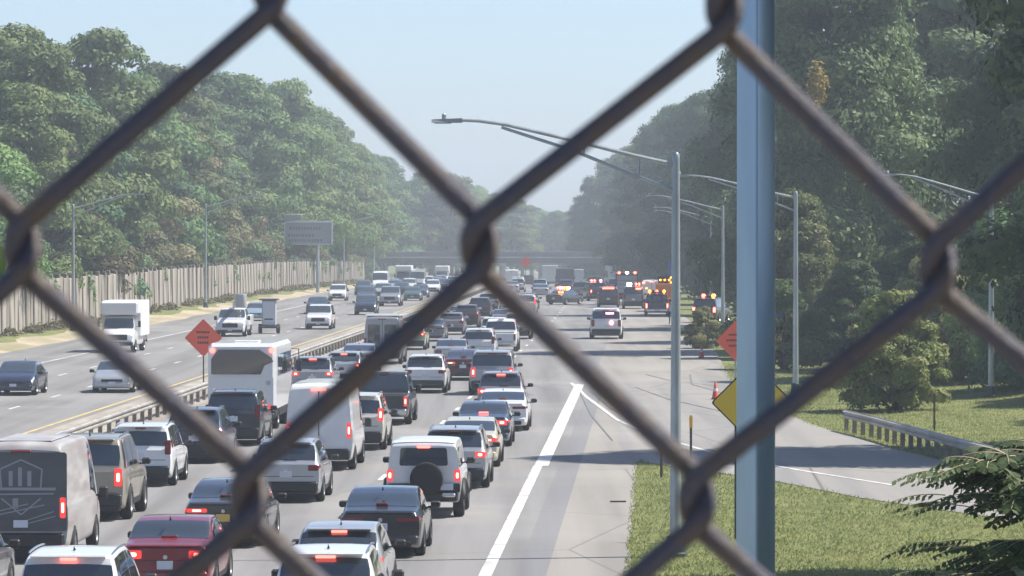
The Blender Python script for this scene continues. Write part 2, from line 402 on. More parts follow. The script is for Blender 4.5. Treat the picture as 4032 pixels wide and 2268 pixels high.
def strip(name, f0, f1, d0, d1, z, mat, step=4.0, kind='structure', parent=None, ncross=1, edge_noise=0.0):
    m_ = MB(); d = d0; rows = []
    r = random.Random(sum(map(ord, name)))
    while True:
        a = f0(d) if callable(f0) else f0; b_ = f1(d) if callable(f1) else f1
        if edge_noise: b_ += r.uniform(-edge_noise, edge_noise)
        rows.append([at(d, a + (b_ - a) * q / ncross, z) for q in range(ncross + 1)])
        if d >= d1: break
        d = min(d1, d + step)
    for row in rows: m_.v += [tuple(p) for p in row]
    w = ncross + 1
    for i in range(len(rows) - 1):
        for q in range(ncross):
            a = i * w + q; m_.f.append((a, a + 1, a + w + 1, a + w))
    o = m_.build(name, mat, parent, smooth=False)
    if kind and not parent: tag(o, kind=kind)
    return o
strip('carriageway_outbound', -15.0, lambda d: .62, -40, 900, .0, 'asphalt')
strip('shoulder_asphalt_strip', .62, lambda d: 1.25 if d < 92 else 1.2, -40, 104, .001, 'strip_asphalt')
strip('shoulder_outbound', lambda d: 1.25 if d < 104 else .62, right_edge, -40, 900, .0, 'concrete_shoulder', step=1.2, edge_noise=.07)
strip('carriageway_oncoming', -34.3, -18.1, -40, 900, .0, 'asphalt_left')
strip('median_paving', -18.1, -15.0, -40, 900, .001, 'median_paving')
vg = strip('verge', -38.6, -34.2, 60, 420, .0, 'dry_verge', ncross=3, edge_noise=.25)
for i, v in enumerate(vg.data.vertices):
    q = i % 4; v.co.z += (.44, .32, .16, .004)[q]

# ramp that joins from the right
rp = MB()
for a, b_ in zip(RL, RR):
    for q in range(5):
        t = q / 4; rp.v.append((a[0] + (b_[0] - a[0]) * t, (a[1] + (b_[1] - a[1]) * t) * KY, .005))
for i in range(len(RL) - 1):
    for q in range(4):
        a = i * 5 + q; rp.f.append((a, a + 1, a + 6, a + 5))
tag(rp.build('joining_ramp', 'ramp_paving', smooth=False), kind='structure')

# painted markings
def ribbon(name, pts, w, mat, z=.010):
    m_ = MB()
    for i, p in enumerate(pts):
        a = Vector(pts[max(i - 1, 0)]); b_ = Vector(pts[min(i + 1, len(pts) - 1)]); t = (b_ - a).normalized(); nrm = Vector((t.y, -t.x))
        ww = w[i] if isinstance(w, list) else w
        zz = road_z(p[1] / KY) + z
        for sg in (-1, 1): m_.v.append((p[0] + nrm.x * sg * ww / 2, p[1] + nrm.y * sg * ww / 2, zz))
    for i in range(len(pts) - 1): m_.f.append((2 * i, 2 * i + 1, 2 * i + 3, 2 * i + 2))
    return tag(m_.build(name, mat, smooth=False), kind='structure')
def along(s, d0, d1, step=4): return [tuple(at(d, s)[:2]) for d in np.arange(d0, d1 + .01, step)]
ribbon('edge_line', along(0, 20, 66, 2), .27, 'road_white')
ribbon('edge_line', along(.10, 66, 101, 2.5), .42, 'road_white')
ribbon('ramp_edge_line', [(x_, y_ * KY) for x_, y_ in [(2.75, 102), (3.2, 93), (3.95, 82), (4.6, 77.5), (5.4, 73.8), (6.3, 70.3), (7.3, 67.3), (8.6, 64.6), (10.6, 61)]], .16, 'road_white', .014)
ribbon('yellow_edge_line', along(-12.9, 20, 420), .16, 'road_yellow')
ribbon('yellow_edge_line', along(-18.5, 20, 420), .17, 'road_yellow')
ribbon('edge_line', along(-29.3, 60, 420), .15, 'road_white')
me_dash = {}
for s, ph in ((-4.3, 0), (-8.3, 0), (-22.1, .6), (-25.6, 2.7)):
    d = 20 + ph
    while d < 330:
        ribbon('lane_dash', along(s, d, d + 1.5, 1.5), .15, 'road_white'); d += 6.03
# tar seams and skid marks across the ramp mouth
for pts, w in (([(3.5, 97), (3.9, 88), (4.6, 80), (5.4, 76)], .07), ([(5.6, 99), (6.6, 92), (8.2, 86), (10.4, 83)], .08), ([(8.8, 108), (8.3, 101), (9.3, 95)], .08), ([(6.6, 108), (7.6, 103), (9.4, 100)], .07), ([(3.0, 96), (3.05, 84), (3.4, 74)], .06)):
    ribbon('sealed_crack', [(x_, y_ * KY) for x_, y_ in pts], w, 'strip_asphalt', .018)
simple('board', (.13, .12, .115), .8); simple('stick', (.50, .40, .26), .8)
ob = MB().box((0, 0, .02), (.42, .09, .04), .006).build('timber_scrap', 'board'); ob.location = at(57.2, 2.55, .004); ob.rotation_euler = (0, 0, .05)
tag(ob, 'short dark timber scrap lying at the shoulder edge near the grass', 'debris')

# ------------------------------------------------------------------ guardrails
def guardrail(name, pts, label, post_gap=1.9, top=.76, mat='rail_steel', end_turn=True):
    pts = [Vector(p) for p in pts]
    root = empty(name, pts[0]); o = pts[0]
    prof = [(-.04, -.155), (-.04, -.13), (.04, -.10), (.04, -.05), (-.03, -.02), (-.03, .02), (.04, .05), (.04, .10), (-.04, .13), (-.04, .155)]
    m_ = MB()
    for i, p in enumerate(pts):
        t = (pts[min(i + 1, len(pts) - 1)] - pts[max(i - 1, 0)]); t.z = 0; t.normalize(); nrm = Vector((t.y, -t.x, 0))
        for (u, h) in prof + [(u - .012, h) for (u, h) in prof[::-1]]:
            q = p + nrm * u + Vector((0, 0, top - .155 + h)) - o; m_.v.append(tuple(q))
    k = len(prof) * 2
    for i in range(len(pts) - 1):
        for j in range(k): m_.f.append((i * k + j, i * k + (j + 1) % k, (i + 1) * k + (j + 1) % k, (i + 1) * k + j))
    m_.f.append(tuple(range(k))[::-1]); m_.f.append(tuple((len(pts) - 1) * k + j for j in range(k)))
    m_.build('rail', mat, root, angle=25)
    pm = MB().box((0, 0, .36), (.10, .15, .76), .01).mesh('post')
    acc = 0.0
    for i in range(len(pts) - 1):
        seg = (pts[i + 1] - pts[i]).length; u = -acc
        while True:
            u += post_gap if (i or u > 0 or acc) else 0
            if u > seg: break
            p = pts[i].lerp(pts[i + 1], max(0, u) / seg); t = (pts[i + 1] - pts[i]).normalized()
            q = link('post', pm, root, 'rail_post'); q.location = p - o + Vector((-.11 * t.y, .11 * t.x, -.03)); q.rotation_euler = (0, 0, atan2(t.y, t.x))
            if not (i or acc) and u == 0: u = 1e-6
        acc = seg - (u - post_gap)
    return tag(root, label, 'guardrail')
guardrail('median_guardrail', [at(d, -15.25) for d in range(40, 388, 4)], 'long pale steel guardrail down the median between the carriageways', 2.5)
guardrail('ramp_guardrail', [(x_, y_ * KY, z_) for x_, y_, z_ in [(11.75, 77.6, 0), (12.3, 75, 0), (12.85, 71.5, 0), (13.5, 67.5, 0), (14.2, 64, 0), (15.4, 60.5, 0), (17.6, 57, 0), (20.6, 53.6, 0)]], 'short curved steel guardrail beside the joining ramp, grass behind it', 1.6)

# ------------------------------------------------------------------ noise wall at the left
wall = empty('noise_wall', at(100, -38.6))
pm_a = MB().box((0, 0, 1.75), (.12, 1.62, 3.5), .02).mesh('panel'); pm_b = MB().box((.07, 0, 1.70), (.16, 1.64, 3.4), .03).mesh('panel')
pm_p = MB().box((0, 0, 1.85), (.30, .34, 3.7), .03).mesh('post'); pm_c = MB().box((0, 0, 3.52), (.22, 1.6, .10), .02).mesh('coping')
d = 98.0; i = 0; rw = random.Random(4)
while d < 372:
    p = at(d, -38.6, .30); th = -heading(d)
    for me, nm, mt, off in ((pm_a, 'panel', rw.choice(['wall_panel_a', 'wall_panel_b', 'wall_panel_a', 'wall_post']), 1.02), (pm_b, 'panel', rw.choice(['wall_panel_a', 'wall_panel_b', 'wall_panel_b']), 2.70), (pm_p, 'post', 'wall_post', 0)):
        q = p + Vector((sin(-th) * off, cos(th) * off, rw.uniform(-.07, .05)))
        o = link(nm, me, wall, mt); o.location = q - wall.location; o.rotation_euler = (rw.uniform(-.008, .008), rw.uniform(-.02, .02), th)
    d += 1.84; i += 1
tag(wall, 'weathered tan noise wall of upright panels behind the left verge', 'wall')

# ------------------------------------------------------------------ far road bridge
bd = 430.0; bz = road_z(bd)
br = empty('road_bridge', at(bd, -14))
bx0, bx1 = -44, 30
def bpart(name, mat, c, size, ch=.03): return MB().box(c, size, ch).build(name, mat, br)
for q in range(6): bpart('girder', 'bridge_girder', ((bx0 + bx1) / 2, q * 2.0 + .4, 4.75), (bx1 - bx0, .45, 1.0))
bpart('deck', 'bridge_concrete', ((bx0 + bx1) / 2, 5.4, 5.4), (bx1 - bx0 + 4, 12.4, .30))
for y in (-.7, 11.5): bpart('parapet', 'bridge_girder', ((bx0 + bx1) / 2, y, 6.0), (bx1 - bx0 + 4, .3, .9))
for x in (bx0 - 1, bx1 + 1): bpart('abutment', 'bridge_concrete', (x, 5.4, 1.7), (2.0, 12.6, 7.2))
for x in (-1.2,): bpart('pier_cap', 'bridge_concrete', (x, 5.4, 3.95), (1.3, 12.0, .6))
for y in (.8, 5.4, 10): MB().lathe([(.5, -1), (.5, 3.66)], (-1.2, y, 0), n=14).build('pier_column', 'bridge_concrete', br)
tag(br, 'low dark road bridge crossing the motorway far behind the stopped traffic', 'bridge')

# ------------------------------------------------------------------ street lamps
def lamp(d, s, side, label, h=8.75, arm=5.0, z=0.0, group=None, r=.105, world=None):
    p = Vector((world[0], world[1] * KY, world[2])) if world else at(d, s, z)
    root = empty('street_lamp', p, -heading(d))
    m_ = MB().lathe([(r * 1.25, .25), (r * 1.18, 1.2), (r * 1.0, 4.5), (r * .80, h - .1), (r * .80, h), (r * .5, h + .05)], n=14)
    m_.build('pole', 'galvanised', root)
    MB().lathe([(.26, -.06), (.26, .06), (.21, .10), (.19, .42), (.14, .46)], n=8).build('base', 'post_dark', root, angle=30)
    sg = side
    up = [(0, h - .22), (.18 * arm, h - .02), (.45 * arm, h + .32), (.74 * arm, h + .66), (.86 * arm, h + .74), (.96 * arm, h + .76)]
    lo = [(0, h - .80), (.18 * arm, h - .45), (.45 * arm, h + .10), (.76 * arm, h + .60)]
    a = MB().tube([(sg * x, 0, zz) for x, zz in up], [.05, .048, .044, .04, .036, .034], 8)
    a.tube([(sg * x, 0, zz) for x, zz in lo], [.042, .04, .038, .034], 8)
    for x, za, zb in ((.16 * arm, h - .03, h - .48), (.40 * arm, h + .24, h + .0)): a.tube([(sg * x, 0, za), (sg * x, 0, zb)], .02, 6)
    a.build('arm', 'galvanised', root)
    hd = MB().add([(sg * (.93 * arm), -.10, h + .70), (sg * (.93 * arm), .10, h + .70), (sg * (.93 * arm), -.10, h + .80), (sg * (.93 * arm), .10, h + .80),
                   (sg * (arm + .32), -.16, h + .70), (sg * (arm + .32), .16, h + .70), (sg * (arm + .32), -.13, h + .77), (sg * (arm + .32), .13, h + .77)],
                  [(0, 1, 3, 2), (4, 6, 7, 5), (0, 4, 5, 1), (2, 3, 7, 6), (0, 2, 6, 4), (1, 5, 7, 3)])
    hd.lathe([(.05, 0), (.05, .10), (.02, .13)], (sg * (arm + .05), 0, h + .78), n=8)
    hl = hd.build('luminaire', 'sign_back', root, smooth=False)
    MB().box((sg * (arm + .08), 0, h + .692), (.36, .22, .02), .004).build('lens', 'lens_smoke', hl)
    return tag(root, label, 'street lamp', group or 'street lamps beside the motorway')
lamp(47.7, 3.95, -1, 'nearest street lamp, its long arm reaching left across the open sky', arm=5.0)
lamp(95.4, 9.7, -1, 'pale street lamp standing on the sunny grass right of the big post')
lamp(150, 8.3, -1, 'street lamp just left of the big post, behind the orange diamond sign')
lamp(200, 9.2, -1, 'middle one of the three far lamps at the dark right tree line', h=8.5)
lamp(250, 10.4, -1, 'leftmost and farthest of the three lamps at the dark right trees', h=8.9)
lamp(90, 0, -1, 'rightmost street lamp, in front of the dark foliage at the right edge', world=(19.7, 90, .25), h=8.4, arm=4.2)
lamp(150, -36.2, 1, 'left street lamp rising behind the white box truck, arm to the right', h=8.6, arm=4.5, z=.25)
lamp(117, -36.4, 1, 'street lamp at the left edge, only the tip of its arm in frame', h=8.6, arm=4.5, z=.25)
lamp(196, -36.2, 1, 'street lamp whose arm shows against the middle of the left trees', h=9.2, arm=4.5, z=.25)
lamp(300, -35.6, 1, 'thin far street lamp just right of the big grey sign', h=9.0, z=.2)
lamp(345, -35.0, 1, 'farthest thin street lamp on the left, near the wire crossing', h=9.0, z=.2)

# big near steel post
bp = empty('steel_post', (1.615, 14.5 * KY, -.03))
prof = [(.104, 0), (.101, 2.0), (.096, 6.0), (.093, 9.0), (.090, 12.4)]
m_ = MB(); ring = []
for cx, cy, a0 in ((1, 1, 0), (-1, 1, 90), (-1, -1, 180), (1, -1, 270)):
    for q in range(5): ring.append((cx * .80 + .20 * cos(radians(a0 + 22.5 * q)), cy * .80 + .20 * sin(radians(a0 + 22.5 * q))))
nn = len(ring); ca, sa = cos(radians(43)), sin(radians(43))
for (r, h) in prof:
    for (u, w) in ring: m_.v.append((r * (u * ca - w * sa), r * (u * sa + w * ca), h))
for i in range(len(prof) - 1):
    for j in range(nn): m_.f.append((i * nn + j, i * nn + (j + 1) % nn, (i + 1) * nn + (j + 1) % nn, (i + 1) * nn + j))
m_.f.append(tuple(range(4 * nn, 5 * nn)))
m_.build('shaft', 'pole_steel', bp, angle=60)
MB().lathe([(.24, 0), (.24, .05), (.16, .06), (.155, .2)], n=8).build('base_plate', 'galvanised', bp, smooth=False)
MB().lathe([(.14, 12.4), (.13, 12.46), (.03, 12.5)], n=12).build('cap', 'galvanised', bp)
tag(bp, 'tall bluish steel post very near, running the full height of the picture', 'post')

# ------------------------------------------------------------------ signs
def diamond_poly(h, r=.06): 
    out = []
    for a0, cx, cz in ((0, h - r * 1.41, 0), (90, 0, h - r * 1.41), (180, -(h - r * 1.41), 0), (270, 0, -(h - r * 1.41))):
        for i in range(4):
            a = radians(a0 - 45 + 30 * i); out.append((cx + r * cos(a), cz + r * sin(a)))
    return out
def diamond_sign(name, p, zc, half, face, label, posts, text=None, rz=0.0, border=True, post_mat='post_dark', zb=0.0):
    root = empty(name, p, rz)
    MB().prism([(x, z + zc) for x, z in diamond_poly(half)], .0, .006).build('panel', 'sign_black' if border else face, root, smooth=False)
    if border: 
        MB().prism([(x, z + zc) for x, z in diamond_poly(half * .955)], -.004, -.001).build('face', face, root, smooth=False)
    MB().prism([(x, z + zc) for x, z in diamond_poly(half * .99)], .0065, .009).build('backing', 'sign_back', root, smooth=False)
    for px, w in posts:
        MB().box((px, .05, (zc + half * .6 + zb) / 2), (w, .05, zc + half * .6 - zb), .008).build('post', post_mat, root)
    if text:
        tx = MB()
        for zz, words in text:
            for (x0, x1) in words: tx.box(((x0 + x1) / 2, -.007, zc + zz), (x1 - x0, .003, .095))
        tx.build('legend', 'sign_black', root, smooth=False)
    return tag(root, label, 'sign')
def marks(n, w, gap, wid):
    out = []; x = -wid / 2
    for i in range(n): out.append((x, x + w)); x += w + gap
    return out
MK = lambda n: [(-n * .052 + i * .104, -n * .052 + i * .104 + .066) for i in range(n)]
diamond_sign('road_works_sign', at(100, -17.05), 2.2, .87, 'sign_orange', 'orange diamond road works sign in the median left of the white bus', [(0, .06)], [(.26, MK(6)), (.02, MK(5)), (-.22, MK(5))], border=False, rz=-.06)
diamond_sign('road_works_sign', at(100, 7.25), 2.06, .92, 'sign_orange', 'orange diamond road works sign half hidden by the big steel post', [(0, .06)], [(.28, MK(6)), (.03, MK(8)), (-.22, MK(6))], border=False, rz=.25, post_mat='galvanised')
diamond_sign('warning_sign', (5.49, 50.0 * KY, 0), 3.17, .945, 'sign_yellow', 'yellow diamond warning sign with black border behind the big steel post', [(-.37, .07), (.49, .07)])
diamond_sign('road_works_sign', at(300, -10.7), 3.6, .82, 'sign_orange', 'small far orange diamond sign just under the dark bridge', [(0, .08)], None, border=False)
def panel_sign(name, p, w, h, zc, mat, label, post=.07, rz=0.0):
    root = empty(name, p, rz)
    MB().prism([(x, z + zc) for x, z in rrect(-w / 2, w / 2, -h / 2, h / 2, .05)], 0, .012).build('panel', mat, root, smooth=False)
    MB().box((0, .05, (zc + h / 2) / 2 - .02), (post, .06, zc + h / 2), .008).build('post', 'galvanised', root)
    return tag(root, label, 'sign')
panel_sign('service_sign', at(122, 10.38), .62, 1.42, 2.75, 'sign_blue', 'narrow upright blue sign right of the big post before dark trees')
panel_sign('route_sign', at(243, 6.9), .95, 1.6, 3.2, 'sign_blue', 'small far violet blue sign left of the nearest lamp post')
panel_sign('notice_sign', at(222, 9.3), .85, 1.5, 3.35, 'sign_back', 'small far grey sign between the thin lamp posts at right')
# big grey sign seen at the left
gs = empty('gantry_sign', at(262, -35.9, .2))
MB().box((0, 0, 7.15 - .2), (5.6, .16, 2.6), .05).build('panel', 'sign_back', gs)
fr = MB().box((0, -.11, 8.32), (5.8, .10, .22), .03).box((2.82, -.11, 6.98), (.22, .10, 2.75), .03).box((-2.82, -.11, 6.98), (.16, .10, 2.75), .03).box((0, -.11, 5.66), (5.8, .10, .12), .03)
simple('sign_frame', (.55, .60, .66), .4, .4); fr.build('frame', 'sign_frame', gs)
MB().box((-1.9, 0, 8.85), (2.2, .14, .72), .05).build('exit_tab', 'sign_back', gs)
MB().lathe([(.22, -.3), (.20, 5.55)], (1.1, .25, 0), n=12).build('post', 'galvanised', gs)
tx = MB()
for zz, a, b_ in ((7.75, -2.1, 1.4), (6.9, -2.3, .9), (6.3, -2.2, 1.6)):
    x = a; rr = random.Random(int(zz * 10))
    while x < b_: w = rr.uniform(.16, .3); tx.box((x, -.092, zz - .2), (w, .01, .36)); x += w + .12
tx.build('faded_legend', 'lens_smoke', gs, smooth=False)
tag(gs, 'large dull grey overhead sign on a single post before the left trees', 'sign')

# delineators, cones
def delineator(p, h, top, label, mat):
    root = empty('delineator_post', (p[0], p[1] * KY, p[2]))
    MB().box((0, 0, h / 2 - .05), (.075, .03, h + .1), .006).build('post', mat, root)
    if top: MB().box((0, -.022, h - .2), (.10, .012, .36), .004).build('reflector', 'post_yellow', root)
    return tag(root, label, 'post')
delineator((5.42, 66.3, 0), 1.5, True, 'thin delineator post with an amber reflector at the grass tip', 'post_dark')
delineator((4.3, 63.0, 0), 1.35, False, 'bare rusty brown stake on the grass left of the nearest lamp', 'rust_post')
delineator((15.05, 78, .05), 1.25, False, 'dark slim stake behind the end of the ramp guardrail', 'rust_post')
def cone(p, label, h=.72):
    root = empty('traffic_cone', p)
    MB().box((0, 0, .02), (.36, .36, .04), .01).build('foot', 'sign_black', root)
    b_ = MB().lathe([(.15, .04), (.035, h), (.02, h + .02)], n=16).build('body', 'cone_orange', root)
    MB().lathe([(.102, .34), (.083, .46)], n=16).build('band', 'sign_white', root)
    return tag(root, label, 'traffic cone', 'traffic cones on the ramp shoulder')
cone((8.55, 92 * KY, .01), 'bright orange traffic cone on the ramp left of the yellow sign')
cone(at(122, 6.2, .01), 'dark red traffic cone standing below the orange diamond sign')
# ------------------------------------------------------------------ vehicles: prototypes built once, then copied
WHEEL = {}
def wheel_meshes(r, w):
    key = (r, w)
    if key not in WHEEL:
        t = MB().lathe([(r * .66, -w / 2), (r * .90, -w / 2), (r * .985, -w * .36), (r, 0), (r * .985, w * .36), (r * .90, w / 2), (r * .66, w / 2)], axis='x', n=22, closed=True)
        rim = MB().lathe([(r * .665, -w * .40), (r * .665, w * .40), (r * .60, w * .44), (r * .52, w * .28), (.02, w * .26)], axis='x', n=20)
        for j in range(5):
            a = 2 * pi * j / 5; rim.box((w * .33, .36 * r * cos(a), .36 * r * sin(a)), (.03, .13 * r, .5 * r), .008, Matrix.Rotation(a, 3, 'X') @ Matrix.Rotation(pi / 2, 3, 'X') @ Matrix.Rotation(pi / 2, 3, 'X'))
        WHEEL[key] = (t.mesh('wheel', angle=50), rim.mesh('rim', angle=30))
    return WHEEL[key]
class Body:
    """lofted car body: y runs from the tail (0) to the nose (L), t round the half section from sill to roof centre"""
    def __init__(s, L, W, zb, top, belt, r, ys, tumble=.30, ends=(.93, .90), rear_round=.16, front_round=.5, roof_edge=.05):
        s.L, s.W, s.zb, s.r, s.ys, s.tumble, s.re = L, W, zb, r, ys, tumble, roof_edge
        s.T = pchip([p[0] for p in top], [p[1] for p in top]); s.B = pchip([p[0] for p in belt], [p[1] for p in belt])
        s.Wf = pchip([0, rear_round, .8, L - .9, L - front_round * .35, L], [W * ends[0], W * .975, W, W, W * .95, W * ends[1]])
    def ctrl(s, y):
        T = s.T(y); W = s.Wf(y); b_ = min(s.B(y), T - .05); h = T - b_; f = max(0, min(1, (h - .05) / .30))
        wb = W * .955; wt = max(.25 * W, wb - s.tumble * h - (1 - f) * .07 * W); re = s.re * (.3 + .7 * f)
        zb = s.zb + .10 * max(0, 1 - y / .35) + .06 * max(0, 1 - (s.L - y) / .4)
        mid = zb + (b_ - zb) * .55
        xs = [0, W * .90, W * .965, W, W * .985, wb, (wb + wt) / 2 + .012 * f, wt, wt * .86, 0]
        zs = [zb, zb, zb + (b_ - zb) * .16, mid, b_ - (b_ - zb) * .10, b_, b_ + (T - re - b_) * .52, T - re, T - re * .28, T]
        return xs, zs, T
    def pt(s, y, t):
        xs, zs, T = s.ctrl(y)
        i = min(8, int(t)); u = t - i
        # smooth hermite along the section, linear knots at belt
        def cr(a):
            p0 = a[max(i - 1, 0)]; p1 = a[i]; p2 = a[i + 1]; p3 = a[min(i + 2, 9)]
            m1 = (p2 - p0) / 2; m2 = (p3 - p1) / 2
            if i == 5: m1 = p2 - p1
            if i == 4: m2 = p2 - p1
            if i == 8: m2 = 0 if a is zs else (p2 - p1)
            if (p2 - p1) * m1 < 0: m1 = 0
            if (p2 - p1) * m2 < 0: m2 = 0
            lim = 3 * abs(p2 - p1); m1 = max(-lim, min(lim, m1)); m2 = max(-lim, min(lim, m2))
            return p1 * (1 + 2 * u) * (1 - u) ** 2 + m1 * u * (1 - u) ** 2 + p2 * u * u * (3 - 2 * u) + m2 * u * u * (u - 1)
        x, z = cr(xs), cr(zs)
        for yw in s.ys:
            R = s.r * 1.14
            if abs(y - yw) < R:
                za = s.r + sqrt(R * R - (y - yw) ** 2) * .98
                z = max(z, min(za, T - .12))
        return Vector((x, y, z))
    def nrm(s, y, t):
        e = .02; a = s.pt(min(y + e, s.L), t) - s.pt(max(y - e, 0), t); b_ = s.pt(y, min(t + .05, 9)) - s.pt(y, max(t - .05, 0))
        n_ = a.cross(b_)
        if n_.length < 1e-9: return Vector((0, 0, 1))
        n_.normalize()
        return n_
    def shell(s):
        ys = sorted(set([0, .02, .05, .09] + [round(q, 3) for q in np.arange(.12, s.L - .1, .075)] + [s.L - .09, s.L - .05, s.L - .02, s.L]))
        ts = [0, 1, 1.5, 2, 2.5, 3, 3.5, 4, 4.5, 5, 5.33, 5.66, 6, 6.4, 6.7, 7, 7.35, 7.7, 8, 8.5]
        m_ = MB(); row = []
        full = [(t, 1) for t in ts] + [(9, 1)] + [(t, -1) for t in ts[::-1][:-1]]
        for y in ys:
            for t, sg in full:
                p = s.pt(y, t); m_.v.append((p.x * sg, p.y, p.z))
        k = len(full)
        for i in range(len(ys) - 1):
            for j in range(k): m_.f.append((i * k + j, i * k + (j + 1) % k, (i + 1) * k + (j + 1) % k, (i + 1) * k + j))
        h = len(ts)
        for base, flip in ((0, True), ((len(ys) - 1) * k, False)):
            for j in range(h - 1 + 1):
                a, b_ = base + j, base + j + 1
                a2 = base + ((k - j) % k); b2 = base + (k - j - 1)
                q = (a, b_, b2, a2) if j else (a, b_, b2)
                if len(set(q)) < 3: continue
                q = tuple(dict.fromkeys(q)); m_.f.append(q[::-1] if not flip else q)
        return m_
    def patch(s, yb, yt, t0, t1, off=.006, n=8, mm=5, sg=1):
        """side patch: lower edge y range yb, upper edge y range yt"""
        m_ = MB()
        for j in range(mm + 1):
            v = j / mm; t = t0 + (t1 - t0) * v; a = yb[0] + (yt[0] - yb[0]) * v; b_ = yb[1] + (yt[1] - yb[1]) * v
            for i in range(n + 1):
                y = a + (b_ - a) * i / n; p = s.pt(y, t) + s.nrm(y, t) * off; m_.v.append((p.x * sg, p.y, p.z))
        for j in range(mm):
            for i in range(n):
                a = j * (n + 1) + i; q = (a, a + 1, a + n + 2, a + n + 1); m_.f.append(q if sg < 0 else q[::-1])
        return m_
    def across(s, y0, y1, reach=1.8, off=.006, n=12, mm=7, bow=0.0):
        """patch over the middle, from side to side (windscreen, rear window, roof)"""
        m_ = MB()
        for j in range(mm + 1):
            y = y0 + (y1 - y0) * j / mm
            for i in range(n + 1):
                u = -1 + 2 * i / n; t = 9 - abs(u) * reach; sg = 1 if u >= 0 else -1
                p = s.pt(y + bow * u * u, t); nn_ = s.nrm(y, min(t, 8.9)); p = p + nn_ * off; m_.v.append((p.x * sg, p.y, p.z))
        for j in range(mm):
            for i in range(n):
                a = j * (n + 1) + i; m_.f.append((a, a + 1, a + n + 2, a + n + 1))
        return m_
def plate(x0, x1, z0, z1, y0, y1, r=.03, top_in=0.0): return MB().prism(rrect(x0, x1, z0, z1, r, 3, top_in), y0, y1)

